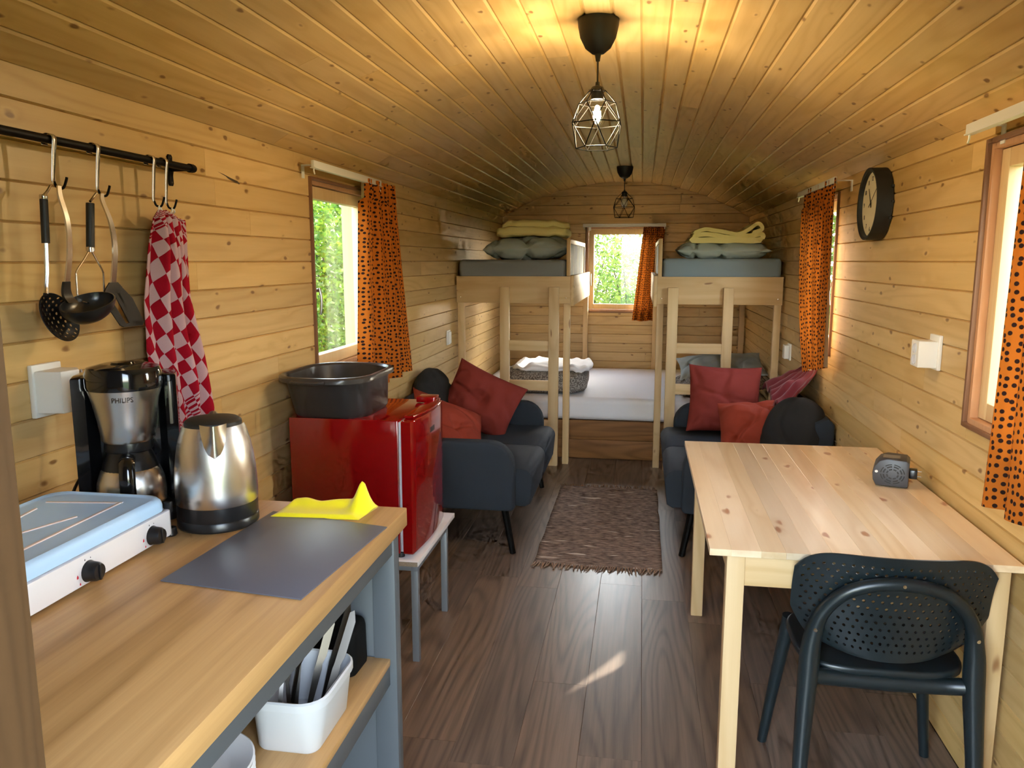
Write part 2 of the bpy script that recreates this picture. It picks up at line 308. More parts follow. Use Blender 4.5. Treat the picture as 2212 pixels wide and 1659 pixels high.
# ---------------------------------------------------------------- mesh helpers
OFF = {}
class B:
    def __init__(s): s.v = []; s.f = []; s.uv = []
    def add(s, vs, fs, uvs=None):
        n = len(s.v); s.v += [Vector(v) for v in vs]; s.f += [tuple(i + n for i in f) for f in fs]
        if uvs is not None: s.uv += uvs
        elif s.uv: s.uv += [(0, 0)] * len(vs)
        return s
    def from_bm(s, bm):
        bm.verts.index_update(); s.add([v.co.copy() for v in bm.verts], [[v.index for v in f.verts] for f in bm.faces]); bm.free(); return s
    def box(s, x0, x1, y0, y1, z0, z1, bev=0.0, seg=2):
        if not bev:
            return s.add([(x0, y0, z0), (x1, y0, z0), (x1, y1, z0), (x0, y1, z0), (x0, y0, z1), (x1, y0, z1), (x1, y1, z1), (x0, y1, z1)],
                         [(0, 3, 2, 1), (4, 5, 6, 7), (0, 1, 5, 4), (1, 2, 6, 5), (2, 3, 7, 6), (3, 0, 4, 7)])
        bm = bmesh.new(); bmesh.ops.create_cube(bm, size=1.0)
        for v in bm.verts: v.co = Vector(((x0 + x1) / 2 + v.co.x * (x1 - x0), (y0 + y1) / 2 + v.co.y * (y1 - y0), (z0 + z1) / 2 + v.co.z * (z1 - z0)))
        bmesh.ops.bevel(bm, geom=list(bm.edges), offset=bev, segments=seg, affect='EDGES', profile=0.5, clamp_overlap=True)
        return s.from_bm(bm)
    def prism(s, poly, P, t0, t1, bev=0.0, seg=2):
        bm = bmesh.new()
        a = [bm.verts.new(P(p[0], p[1], t0)) for p in poly]; b = [bm.verts.new(P(p[0], p[1], t1)) for p in poly]
        n = len(poly); fa = bm.faces.new(a); fb = bm.faces.new(b[::-1])
        for i in range(n): bm.faces.new((a[(i + 1) % n], a[i], b[i], b[(i + 1) % n]))
        bm.normal_update()
        if bev: bmesh.ops.bevel(bm, geom=list(set(fa.edges) | set(fb.edges)), offset=bev, segments=seg, affect='EDGES', profile=0.5, clamp_overlap=True)
        return s.from_bm(bm)
    def tube(s, pts, r, n=8, closed=False):
        pts = [Vector(p) for p in pts]; k = len(pts); rs = r if isinstance(r, (list, tuple)) else [r] * k
        T = []
        for i in range(k):
            a = pts[(i - 1) % k] if (closed or i > 0) else pts[i]; b = pts[(i + 1) % k] if (closed or i < k - 1) else pts[i]
            T.append((b - a).normalized())
        up = Vector((0, 0, 1)) if abs(T[0].z) < 0.9 else Vector((1, 0, 0))
        N = (up - T[0] * up.dot(T[0])).normalized(); vs = []
        for i in range(k):
            N = (N - T[i] * N.dot(T[i])).normalized(); Bn = T[i].cross(N)
            for j in range(n):
                q = 2 * PI * j / n; vs.append(pts[i] + (N * math.cos(q) + Bn * math.sin(q)) * rs[i])
        fs = []
        for i in range(k if closed else k - 1):
            for j in range(n):
                a = i * n + j; b = i * n + (j + 1) % n; c = ((i + 1) % k) * n + (j + 1) % n; d = ((i + 1) % k) * n + j
                fs.append((a, b, c, d))
        if not closed: fs += [tuple(range(n))[::-1], tuple((k - 1) * n + j for j in range(n))]
        return s.add(vs, fs)
    def lathe(s, prof, c=(0, 0, 0), n=32, axis='z', sx=1.0, sy=1.0, caps=True):
        c = Vector(c); vs = []; fs = []
        for (r, z) in prof:
            for j in range(n):
                q = 2 * PI * j / n; p = (r * math.cos(q) * sx, r * math.sin(q) * sy, z)
                if axis == 'x': p = (p[2], p[0], p[1])
                elif axis == 'y': p = (p[0], p[2], p[1])
                vs.append(c + Vector(p))
        for i in range(len(prof) - 1):
            for j in range(n): fs.append((i * n + j, i * n + (j + 1) % n, (i + 1) * n + (j + 1) % n, (i + 1) * n + j))
        if caps and prof[0][0] > 1e-6: fs.append(tuple(range(n))[::-1])
        if caps and prof[-1][0] > 1e-6: fs.append(tuple((len(prof) - 1) * n + j for j in range(n)))
        return s.add(vs, fs)
    def grid(s, fn, nu, nv, uvfn=None):
        vs = []; fs = []; uv = []
        for j in range(nv + 1):
            for i in range(nu + 1):
                u, v = i / nu, j / nv; vs.append(fn(u, v)); uv.append(uvfn(u, v) if uvfn else (u, v))
        for j in range(nv):
            for i in range(nu):
                a = j * (nu + 1) + i; fs.append((a, a + 1, a + nu + 2, a + nu + 1))
        return s.add(vs, fs, uv)
    def xf(s, Mx): s.v = [Mx @ v for v in s.v]; return s
    def obj(s, name, mat, parent=None, smooth=0.6, recalc=True, keep_origin=False):
        me = bpy.data.meshes.new(name)
        if parent is not None: off = OFF[parent.name]
        elif keep_origin: off = Vector((0, 0, 0))
        else:
            xs = [v.x for v in s.v]; ys = [v.y for v in s.v]; zs = [v.z for v in s.v]
            off = Vector(((min(xs) + max(xs)) / 2, (min(ys) + max(ys)) / 2, min(zs)))
        me.from_pydata([v - off for v in s.v], [], s.f)
        if s.uv:
            ul = me.uv_layers.new(name='UVMap'); co = [0.0] * (2 * len(me.loops))
            for lp in me.loops: co[2 * lp.index], co[2 * lp.index + 1] = s.uv[lp.vertex_index]
            ul.data.foreach_set('uv', co)
        if recalc:
            bm = bmesh.new(); bm.from_mesh(me)
            bmesh.ops.remove_doubles(bm, verts=bm.verts, dist=1e-6)
            bmesh.ops.recalc_face_normals(bm, faces=bm.faces); bm.to_mesh(me); bm.free()
        if smooth:
            me.shade_smooth(); me.set_sharp_from_angle(angle=smooth)
        me.materials.append(M[mat] if isinstance(mat, str) else mat)
        o = bpy.data.objects.new(name, me); C.objects.link(o)
        if parent is not None: o.parent = parent; OFF[o.name] = off
        else: o.location = off; OFF[o.name] = off
        return o
def tag(o, label, cat, group=None, kind=None):
    o['label'] = label; o['category'] = cat
    if group: o['group'] = group
    if kind: o['kind'] = kind
    return o
def thing(name, label, cat, loc, group=None, local=False, rotz=0.0):
    o = bpy.data.objects.new(name, None); C.objects.link(o); o.empty_display_size = 0.05; o.location = loc
    OFF[o.name] = Vector((0, 0, 0)) if local else Vector(loc)
    if local: o.rotation_euler = (0, 0, rotz)
    return tag(o, label, cat, group)
def struct(o, label=None, cat=None):
    o['kind'] = 'structure'
    if label: o['label'] = label; o['category'] = cat
    return o
def sempty(name, loc=(0, 0, 0), label=None, cat=None):
    o = bpy.data.objects.new(name, None); C.objects.link(o); o.location = loc; o.empty_display_size = 0.05
    OFF[o.name] = Vector(loc); return struct(o, label, cat)
def smoothpath(pts, k=6):
    pts = [Vector(p) for p in pts]; out = []
    for i in range(len(pts) - 1):
        p0 = pts[max(i - 1, 0)]; p1 = pts[i]; p2 = pts[i + 1]; p3 = pts[min(i + 2, len(pts) - 1)]
        for j in range(k):
            t = j / k
            out.append(0.5 * ((2 * p1) + (p2 - p0) * t + (2 * p0 - 5 * p1 + 4 * p2 - p3) * t * t + (3 * p1 - p0 - 3 * p2 + p3) * t ** 3))
    out.append(pts[-1]); return out
def rrect(x0, x1, y0, y1, r, n=6):
    out = []
    for (cx, cy_, a0) in ((x1 - r, y1 - r, 0), (x0 + r, y1 - r, 90), (x0 + r, y0 + r, 180), (x1 - r, y0 + r, 270)):
        for i in range(n + 1):
            a = math.radians(a0 + 90 * i / n); out.append((cx + r * math.cos(a), cy_ + r * math.sin(a)))
    return out
def textmesh(body, size, depth=0.0004):
    cu = bpy.data.curves.new('txt', 'FONT'); cu.body = body; cu.size = size; cu.extrude = depth; cu.align_x = 'CENTER'; cu.align_y = 'CENTER'; cu.resolution_u = 3
    o = bpy.data.objects.new('txt', cu); C.objects.link(o); dg = bpy.context.evaluated_depsgraph_get(); dg.update()
    me = bpy.data.meshes.new_from_object(o.evaluated_get(dg)); b = B(); b.add([v.co.copy() for v in me.vertices], [tuple(p.vertices) for p in me.polygons])
    bpy.data.objects.remove(o); bpy.data.curves.remove(cu); bpy.data.meshes.remove(me); return b
XY = lambda a, b, t: Vector((a, b, t))
XZ = lambda a, b, t: Vector((a, t, b))
YZ = lambda a, b, t: Vector((t, a, b))
# ---------------------------------------------------------------- the shell: floor, walls, ceiling
XL, XR, YN, YF = -1.325, 0.947, 0.42, 7.5
ACX, AR, ATILT = -0.189, 2.165, 0.0097
ACZ = 2.182 - AR
def arc_z(x, d=0.0):
    return ACZ + math.sqrt(max((AR + d) ** 2 - (x - ACX) ** 2, 0)) - ATILT * (x - ACX)
WIN = {1: ('left', 3.035, 3.745, 0.985, 1.797), 2: ('far', -0.535, 0.175, 0.975, 1.785),
       3: ('right', 4.13, 4.88, 0.985, 1.797), 4: ('right', 1.73, 2.44, 0.985, 1.795)}
PL = {'left': lambda a, d, z: Vector((XL - d, a, z)), 'right': lambda a, d, z: Vector((XR + d, a, z)), 'far': lambda a, d, z: Vector((a, YF + d, z))}
def abox(b, side, a0, a1, d0, d1, z0, z1, bev=0.0):
    p = PL[side](a0, d0, z0); q = PL[side](a1, d1, z1)
    return b.box(min(p.x, q.x), max(p.x, q.x), min(p.y, q.y), max(p.y, q.y), min(p.z, q.z), max(p.z, q.z), bev)
def rect_minus(r, holes):
    out = [r]
    for h in holes:
        nxt = []
        for (a0, a1, z0, z1) in out:
            if h[0] >= a1 or h[1] <= a0 or h[2] >= z1 or h[3] <= z0: nxt.append((a0, a1, z0, z1)); continue
            if a0 < h[0]: nxt.append((a0, h[0], z0, z1))
            if a1 > h[1]: nxt.append((h[1], a1, z0, z1))
            m0, m1 = max(a0, h[0]), min(a1, h[1])
            if z0 < h[2]: nxt.append((m0, m1, z0, h[2]))
            if z1 > h[3]: nxt.append((m0, m1, h[3], z1))
        out = nxt
    return [q for q in out if q[1] - q[0] > 0.004 and q[3] - q[2] > 0.004]
def board(parent, mat, p0, Lv, ln, Uv, w, Nv, t, ch, chd, name='board'):
    p0, Lv, Uv, Nv = Vector(p0), Vector(Lv), Vector(Uv), Vector(Nv)
    ch = min(ch, w * 0.3)
    poly = [(0, -t), (w, -t), (w, -chd), (w - ch, 0), (ch, 0), (0, -chd)]
    return B().prism(poly, lambda a, b, q: p0 + Uv * a + Nv * b + Lv * q, 0.0004, ln - 0.0004).obj(name, mat, parent, smooth=0)
PITCH = 0.086
def wall(side, name, label, a_lo, a_hi, thick, ztop):
    holes = [(w[1] + 0.012, w[2] - 0.012, w[3] + 0.012, w[4] - 0.012) for w in WIN.values() if w[0] == side]
    b = B()
    for q in rect_minus((a_lo - 0.14, a_hi + 0.14, -0.15, ztop), holes): abox(b, side, q[0], q[1], 0.018, 0.018 + thick, q[2], q[3])
    root = struct(b.obj(name, 'outer', smooth=0, keep_origin=True), label, 'wall')
    N = {'left': (1, 0, 0), 'right': (-1, 0, 0), 'far': (0, -1, 0)}[side]; Lv = (1, 0, 0) if side == 'far' else (0, 1, 0)
    mat = 'spruce_x' if side == 'far' else 'spruce_y'
    z = -0.003; rnd = random.Random(len(name))
    while z < ztop - 0.02:
        z1 = min(z + PITCH, ztop); lo, hi = a_lo, a_hi
        if side == 'far':
            if z > 1.80:
                half = math.sqrt(max(AR * AR - (z - ACZ) ** 2, 0)) + 0.03
                lo, hi = max(a_lo, ACX - half), min(a_hi, ACX + half)
        cuts = [lo]; p = lo + rnd.uniform(0.5, 2.8)
        while p < hi - 0.35: cuts.append(p); p += rnd.uniform(1.3, 3.2)
        cuts.append(hi)
        for i in range(len(cuts) - 1):
            for q in rect_minus((cuts[i], cuts[i + 1], max(z, 0.0), z1), holes):
                board(root, mat, PL[side](q[0], 0, q[2]), Lv, q[1] - q[0], (0, 0, 1), q[3] - q[2], N, 0.018, 0.0032, 0.0065)
        z = z1
    return root
wall_l = wall('left', 'wall_left', 'left wall of horizontal spruce boards behind the kitchen', YN, YF, 0.10, 1.885)
wall_r = wall('right', 'wall_right', 'right wall of horizontal spruce boards behind the pine table', YN, YF, 0.10, 1.865)
wall_f = wall('far', 'wall_back', 'far end wall of knotty spruce boards under the arched ceiling', XL, XR, 0.10, 2.19)

B().add([(XL + 0.0006, y_, z_) for (y_, z_) in ((2.345, 1.740), (2.385, 1.735), (2.425, 1.728), (2.47, 1.722), (2.485, 1.714), (2.478, 1.712), (2.455, 1.718), (2.43, 1.720), (2.41, 1.724), (2.395, 1.730))], [tuple(range(10))]).obj('bark_crack', 'bark', wall_l, smooth=0, recalc=False)
# ceiling: thin outer shell and curved rows of boards
b = B(); NA = 36; amax = math.asin(1.136 / AR)
def arcp(a, d, y):
    x = ACX + (AR + d) * math.sin(a); return Vector((x, y, ACZ + (AR + d) * math.cos(a) - ATILT * (x - ACX)))
ov = amax + 0.07
vs = []; fs = []
for i in range(NA + 1):
    a = -ov + 2 * ov * i / NA
    for y in (YN - 0.14, YF + 0.14):
        for d in (0.021, 0.09): vs.append(arcp(a, d, y))
for i in range(NA):
    k = 4 * i
    for q in ((0, 1, 3, 2),):
        if i == 0: fs.append(tuple(k + j for j in q))
        if i == NA - 1: fs.append(tuple(k + 4 + j for j in q))
    for (m, n) in ((0, 1), (1, 3), (3, 2), (2, 0)): fs.append((k + m, k + n, k + 4 + n, k + 4 + m))
ceil = struct(b.add(vs, fs).obj('ceiling', 'outer', smooth=0.5, keep_origin=True), 'arched ceiling of narrow spruce boards with wide grooves', 'ceiling')
NB = 28; da = 2 * amax / NB; rnd = random.Random(5)
for i in range(NB):
    a0 = -amax + da * i; pA = arcp(a0, 0, 0); pB = arcp(a0 + da, 0, 0); U = (pB - pA); w = U.length; U.normalize(); Nn = Vector((U.z, 0, -U.x))
    if Nn.z > 0: Nn = -Nn
    cuts = [YN]; p = YN + rnd.uniform(0.5, 3.4)
    while p < YF - 0.4: cuts.append(p); p += rnd.uniform(1.5, 4.0)
    cuts.append(YF + 0.004)
    for j in range(len(cuts) - 1):
        board(ceil, 'spruce_y', Vector((pA.x, cuts[j], pA.z)), (0, 1, 0), cuts[j + 1] - cuts[j], U, w, Nn, 0.016, 0.0065, 0.0048)

# floor
floor = struct(B().box(XL - 0.12, XR + 0.12, 0.0, YF + 0.12, -0.10, -0.012).obj('floor', 'outer', smooth=0, keep_origin=True), 'dark brown wood-effect plank floor', 'floor')
PW = 0.188; rnd = random.Random(11); x = 0.034 - PW * 8
while x < XR:
    xa, xb = max(x, XL), min(x + PW, XR)
    if xb - xa > 0.01:
        p = 0.2 - rnd.uniform(0, 1.2)
        while p < YF:
            ya, yb = max(p, 0.2), min(p + 1.28, YF)
            if yb - ya > 0.01: board(floor, 'floor', (xa, ya, 0), (0, 1, 0), yb - ya, (1, 0, 0), xb - xa, (0, 0, 1), 0.012, 0.0012, 0.0012, 'plank')
            p += 1.28
    x += PW

# front wall with the doorway the picture is taken from
b = B(); b.box(XL - 0.13, -0.42, 0.31, 0.42, -0.1, 2.3); b.box(0.36, XR + 0.13, 0.31, 0.42, -0.1, 2.3); b.box(-0.42, 0.36, 0.31, 0.42, 1.93, 2.3)
struct(b.obj('wall_front', 'jamb', smooth=0, keep_origin=True), 'near end wall around the open doorway', 'wall')
d1 = sempty('door_1', (-0.4, 0.36, 0), 'brown wooden door jamb at the left edge of the doorway', 'door frame')
B().box(-0.421, -0.386, 0.27, 0.422, 0.0, 1.93, 0.002).obj('jamb', 'jamb', d1)
B().box(0.325, 0.361, 0.27, 0.422, 0.0, 1.93, 0.002).obj('jamb', 'jamb', d1)
B().box(-0.386, 0.325, 0.27, 0.422, 1.895, 1.93, 0.002).obj('head_jamb', 'jamb', d1)

# windows
def window(n, casing_mat_h, knob=None, handle_side=0):
    side, a0, a1, z0, z1 = WIN[n]
    w = sempty('window_%d' % n, PL[side]((a0 + a1) / 2, 0.03, z0),
               {1: 'tilt window in the left wall showing green foliage outside', 2: 'bright pine window in the far end wall between the bunks',
                3: 'window behind the drawn dotted curtain beside the clock', 4: 'sunlit window at the right edge beside the table'}[n], 'window')
    cw = 0.013
    abox(B(), side, a0, a0 + cw, -0.012, 0.03, z0, z1, 0.002).obj('casing_board', 'redwood_z', w)
    abox(B(), side, a1 - cw, a1, -0.012, 0.03, z0, z1, 0.002).obj('casing_board', 'redwood_z', w)
    abox(B(), side, a0 + cw, a1 - cw, -0.012, 0.03, z1 - cw, z1, 0.002).obj('casing_board', casing_mat_h, w)
    abox(B(), side, a0 + cw, a1 - cw, -0.014, 0.03, z0, z0 + cw, 0.002).obj('casing_board', casing_mat_h, w)
    i0, i1, j0, j1 = a0 + cw, a1 - cw, z0 + cw, z1 - cw
    lt = 0.016
    for (m_, nm, da, db, sd) in (('lining', 'lining_board', 0.0, 0.060, 0.0), ('reveal', 'outer_frame', 0.060, 0.132, 0.0)):
        abox(B(), side, i0, i0 + lt, da, db, j0, j1).obj(nm, m_, w)
        abox(B(), side, i1 - lt, i1, da, db, j0, j1).obj(nm, m_, w)
        abox(B(), side, i0 + lt, i1 - lt, da, db, j1 - lt, j1).obj(nm, m_, w)
        abox(B(), side, i0 + lt, i1 - lt, da - (0.004 if da == 0 else 0), db, j0, j0 + lt).obj('sill' if da == 0 else nm, m_, w)
    k0, k1, m0, m1 = i0 + lt + 0.002, i1 - lt - 0.002, j0 + lt + 0.002, j1 - lt - 0.002
    sw = 0.050
    abox(B(), side, k0, k0 + sw, 0.020, 0.060, m0, m1, 0.003).obj('sash_stile', 'sash', w)
    abox(B(), side, k1 - sw, k1, 0.020, 0.060, m0, m1, 0.003).obj('sash_stile', 'sash', w)
    abox(B(), side, k0 + sw, k1 - sw, 0.020, 0.060, m1 - sw, m1, 0.003).obj('sash_rail', 'sash', w)
    abox(B(), side, k0 + sw, k1 - sw, 0.020, 0.060, m0, m0 + sw, 0.003).obj('sash_rail', 'sash', w)
    abox(B(), side, k0 + sw - 0.005, k1 - sw + 0.005, 0.042, 0.046, m0 + sw - 0.005, m1 - sw + 0.005).obj('pane', 'glass', w, smooth=0)
    ha = k0 + sw * 0.5 if handle_side == 0 else k1 - sw * 0.5; hz = (m0 + m1) / 2 - 0.05
    hb = B(); P = PL[side]
    hb.tube([P(ha, 0.021, hz), P(ha, -0.008, hz)], 0.008, 8)
    hb.tube(smoothpath([P(ha, -0.006, hz + 0.01), P(ha, -0.014, hz - 0.03), P(ha, -0.012, hz - 0.08), P(ha, -0.008, hz - 0.1)]), 0.006, 8)
    hb.obj('handle', 'brass', w)
    return w
window(1, 'redwood_y'); window(2, 'redwood_x'); window(3, 'redwood_y'); window(4, 'redwood_y')

# ---------------------------------------------------------------- outdoors
g = B(); g.grid(lambda u, v: Vector((-40 + 80 * u, -40 + 80 * v, -0.75)), 8, 8)
struct(g.obj('ground', 'ground', recalc=False, smooth=0), 'grassy ground outside the windows', 'ground')
def leafmesh(nm, rx, rz, count, size, seed):
    r = random.Random(seed); vs = []; fs = []
    for _ in range(count):
        while True:
            p = Vector((r.uniform(-1, 1), r.uniform(-1, 1), r.uniform(-1, 1)))
            if 0.25 < p.length < 1: break
        c = noise.noise(p * 2.3 + Vector((seed, 0, 0)))
        if c < -0.12: continue
        p = Vector((p.x * rx, p.y * rx, rz + p.z * rz))
        s = size * r.uniform(0.6, 1.3); d = Vector((r.gauss(0, 1), r.gauss(0, 1), r.gauss(0, 0.7))).normalized()
        e = d.cross(Vector((r.gauss(0, 1), r.gauss(0, 1), r.gauss(0, 1)))).normalized(); nn = d.cross(e)
        n = len(vs)
        vs += [p, p + d * s * 0.5 + e * s * 0.28 + nn * s * 0.06, p + d * s, p + d * s * 0.5 - e * s * 0.28 + nn * s * 0.06]
        fs.append((n, n + 1, n + 2)); fs.append((n, n + 2, n + 3))
    me = bpy.data.meshes.new(nm); me.from_pydata(vs, [], fs); return me
def trunkmesh(h):
    b = B(); r = random.Random(3)
    for k in range(5):
        a = k * 1.3; b.tube(smoothpath([(0.05 * math.cos(a), 0.05 * math.sin(a), 0), (0.25 * math.cos(a), 0.25 * math.sin(a), h * 0.4), (0.6 * math.cos(a + .3), 0.6 * math.sin(a + .3), h * 0.85)], 4), [0.035 - 0.003 * i for i in range(9)], 6)
    me = bpy.data.meshes.new('trunk'); me.from_pydata(b.v, [], b.f); me.materials.append(M['bark']); return me
LM = [leafmesh('leaves_a', 1.0, 1.9, 14000, 0.09, 1), leafmesh('leaves_b', 1.1, 1.7, 14000, 0.085, 2)]
LM2 = [me.copy() for me in LM]
for me in LM: me.materials.append(M['leaf'])
for me in LM2: me.materials.append(M['leaf2'])
TM = trunkmesh(3.2)
def shrub(loc, sc, rz, which, pale, label, group):
    t = thing('leafy_shrub', label, 'shrub', loc, group, local=True, rotz=rz); t.scale = (sc, sc, sc)
    f = bpy.data.objects.new('foliage', (LM2 if pale else LM)[which]); C.objects.link(f); f.parent = t; f['kind'] = 'stuff'
    k = bpy.data.objects.new('stems', TM); C.objects.link(k); k.parent = t
GZ = -0.75
for i, (x, y, s, rz) in enumerate(((-4.3, 6.3, 1.0, 0.3), (-4.2, 8.45, 1.0, 1.9), (-4.3, 10.6, 1.0, 3.1), (-4.5, 12.8, 1.05, 4.4), (-6.6, 8.4, 1.25, 5.0), (-6.7, 11.1, 1.2, 0.9), (-6.8, 13.9, 1.3, 2.2))):
    shrub((x, y, GZ), s, rz, i % 2, False, 'dense green shrub outside the left window', 'shrubs outside the left window')
for i, (x, y, s, rz) in enumerate(((-1.75, 12.1, 0.80, 0.5), (0.0, 12.0, 0.78, 2.5), (-0.95, 13.9, 0.85, 1.2), (0.95, 13.9, 0.85, 5.2), (3.2, 13.4, 1.2, 2.0))):  # last shrub, out of view, is added to block sun through the far window
    shrub((x, y, GZ), s, rz, i % 2, True, 'pale sunlit shrub outside the far window', 'shrubs outside the far window')
# ---------------------------------------------------------------- curtains and rails
def rail(side, a0, a1, z, label, d0=-0.075):
    t = thing('curtain_rail', label, 'curtain rail', PL[side]((a0 + a1) / 2, d0, z), 'white curtain rails')
    b = B(); abox(b, side, a0, a1, d0, d0 + 0.014, z, z + 0.026, 0.002); abox(b, side, a0, a1, d0 - 0.004, d0 + 0.018, z - 0.004, z, 0.001)
    b.obj('profile', 'railwhite', t)
    for a in (a0 + 0.06, a1 - 0.06):
        b = B(); abox(b, side, a - 0.012, a + 0.012, d0 + 0.014, -0.003, z + 0.012, z + 0.016); abox(b, side, a - 0.012, a + 0.012, -0.003, 0.0, z - 0.035, z + 0.016); b.obj('bracket', 'railwhite', t)
    P = PL[side]
    for a in (a0 + 0.012, a1 - 0.012):
        B().tube([P(a, d0 + 0.007, z), P(a, d0 + 0.007, z - 0.014), P(a, d0 + 0.004, z - 0.026)], 0.003, 6).obj('end_hook', 'railwhite', t)
rail('left', 2.925, 3.72, 1.818, 'white curtain rail above the window in the left wall')
rail('far', -0.555, 0.205, 1.775, 'white curtain rail above the far end window')
rail('right', 3.86, 4.72, 1.815, 'white curtain rail above the window beside the clock', d0=-0.095)
rail('right', 1.55, 2.42, 1.808, 'white curtain rail above the window nearest the table')

def curtain(side, t0, t1, b0, b1, zt, zb, amp, nf, cloth, seed, label, d0=-0.055, flare=1.0, wob=0.0):
    r = random.Random(seed); ph = r.uniform(0, 6); P = PL[side]; h = zt - zb
    def fn(u, v):
        k = v ** flare
        a = (t0 + (t1 - t0) * u) * (1 - k) + (b0 + (b1 - b0) * u) * k
        nz = noise.noise(Vector((u * 3, v * 1.2, seed))) * 0.25
        fold = math.sin(2 * PI * nf * (u + nz * 0.12) + ph) * amp * (0.55 + 0.75 * v)
        fold += math.sin(2 * PI * nf * 2.7 * u + ph * 2) * amp * 0.35 * (1 - v * 0.6)
        if v < 0.09: fold = fold * 0.5 + math.sin(2 * PI * nf * 3.2 * u) * amp * 0.6
        z = zt - h * v - wob * v * (u - 0.5) + 0.004 * math.sin(9 * u + ph) * v
        return P(a, min(d0 - fold, -0.008), z)
    o = B().grid(fn, 96, 56, lambda u, v: (u * cloth, v * h)).obj('dotted_curtain', 'curtain', smooth=3.0, recalc=False)
    return tag(o, label, 'curtain', 'orange dotted curtains')
curtain('left', 3.90, 3.50, 4.11, 3.43, 1.835, 0.865, 0.030, 3.5, 0.78, 1, 'orange dotted curtain beside the window in the left wall', d0=-0.06, flare=1.1)
curtain('far', 0.200, 0.005, 0.135, -0.085, 1.785, 0.905, 0.016, 3.5, 0.34, 2, 'orange dotted curtain at the far window between the bunks', d0=-0.05)
curtain('right', 3.83, 4.56, 3.80, 4.26, 1.835, 0.930, 0.012, 4.0, 0.78, 3, 'orange dotted curtain drawn across the window beside the clock', d0=-0.088, wob=0.08, flare=2.5)
curtain('right', 1.74, 2.050, 1.66, 2.070, 1.825, 0.855, 0.022, 3.0, 0.72, 4, 'large orange dotted curtain at the right edge of the picture', d0=-0.06)

# ---------------------------------------------------------------- pendant lamps
def pendant(x, y, zc, canopy_r, canopy_h, z_top, z_bot, R, lit, label):
    t = thing('pendant_lamp', label, 'pendant lamp', (x, y, z_bot), 'wire cage pendant lamps')
    zc1 = zc - canopy_h
    B().lathe([(0.001, zc1), (canopy_r * 0.30, zc1 + 0.002), (canopy_r * 0.62, zc1 + canopy_h * 0.18), (canopy_r * 0.87, zc1 + canopy_h * 0.48), (canopy_r * 0.98, zc1 + canopy_h * 0.8), (canopy_r, zc1 + canopy_h), (canopy_r * 0.9, zc1 + canopy_h), (0.001, zc1 + canopy_h)], (x, y, 0), 32).obj('canopy', 'blackmatte', t)
    B().lathe([(0.001, zc1 - 0.02), (0.006, zc1 - 0.02), (0.010, zc1 + 0.004), (0.001, zc1 + 0.004)], (x, y, 0), 12).obj('strain_relief', 'blackmatte', t)
    B().tube([(x, y, zc1 - 0.015), (x, y, z_top)], 0.0028, 8).obj('cord', 'blackmatte', t)
    sh = (z_top - z_bot)
    B().lathe([(0.001, z_top + 0.006), (0.006, z_top + 0.006), (0.007, z_top - 0.004), (0.017, z_top - 0.008), (0.023, z_top - 0.018), (0.023, z_top - 0.022), (0.019, z_top - 0.024), (0.019, z_top - 0.045), (0.001, z_top - 0.045)], (x, y, 0), 20).obj('socket', 'blackmatte', t)
    bz = z_top - 0.045; br = 0.029
    prof = [(0.001, bz - 0.085), (br * 0.4, bz - 0.081), (br * 0.78, bz - 0.070), (br, bz - 0.052), (br * 0.93, bz - 0.036), (br * 0.65, bz - 0.018), (br * 0.45, bz - 0.006), (br * 0.42, bz)]
    bo = B().lathe(prof, (x, y, 0), 20).obj('bulb', 'bulbglass' if lit else 'bulboff', t)
    if lit: B().lathe([(0.001, bz - 0.066), (0.008, bz - 0.063), (0.0125, bz - 0.052), (0.011, bz - 0.036), (0.006, bz - 0.026), (0.001, bz - 0.024)], (x, y, 0), 16).obj('glowing_filament', 'bulb', bo)
    rings = []
    for (rr, zz, ph) in ((0.024 / R, 0.10, 0), (0.68, 0.30, 0), (1.0, 0.62, 0.5), (0.76, 1.0, 0)):
        rings.append([Vector((x + R * rr * math.sin(PI / 3 * (k + ph) + PI / 6), y - R * rr * math.cos(PI / 3 * (k + ph) + PI / 6), z_top - sh * zz)) for k in range(6)])
    b = B(); wr = 0.0017; sg = lambda p, q: b.tube([p, q], wr, 6)
    for k in range(6):
        sg(rings[0][k], rings[1][k]); sg(rings[0][k], rings[0][(k + 1) % 6])
        for i in (1, 2, 3): sg(rings[i][k], rings[i][(k + 1) % 6])
        sg(rings[1][k], rings[2][k]); sg(rings[1][(k + 1) % 6], rings[2][k])
        sg(rings[2][k], rings[3][k]); sg(rings[2][k], rings[3][(k + 1) % 6])
    b.obj('wire_shade', 'blackmetal', t, smooth=0.8)
pendant(-0.149, 2.506, 2.181, 0.0625, 0.101, 1.994, 1.806, 0.083, True, 'lit black wire cage pendant lamp hanging nearest the door')
pendant(-0.152, 6.29, 2.181, 0.064, 0.092, 2.000, 1.795, 0.093, False, 'unlit black wire cage pendant lamp hanging in front of the far wall')

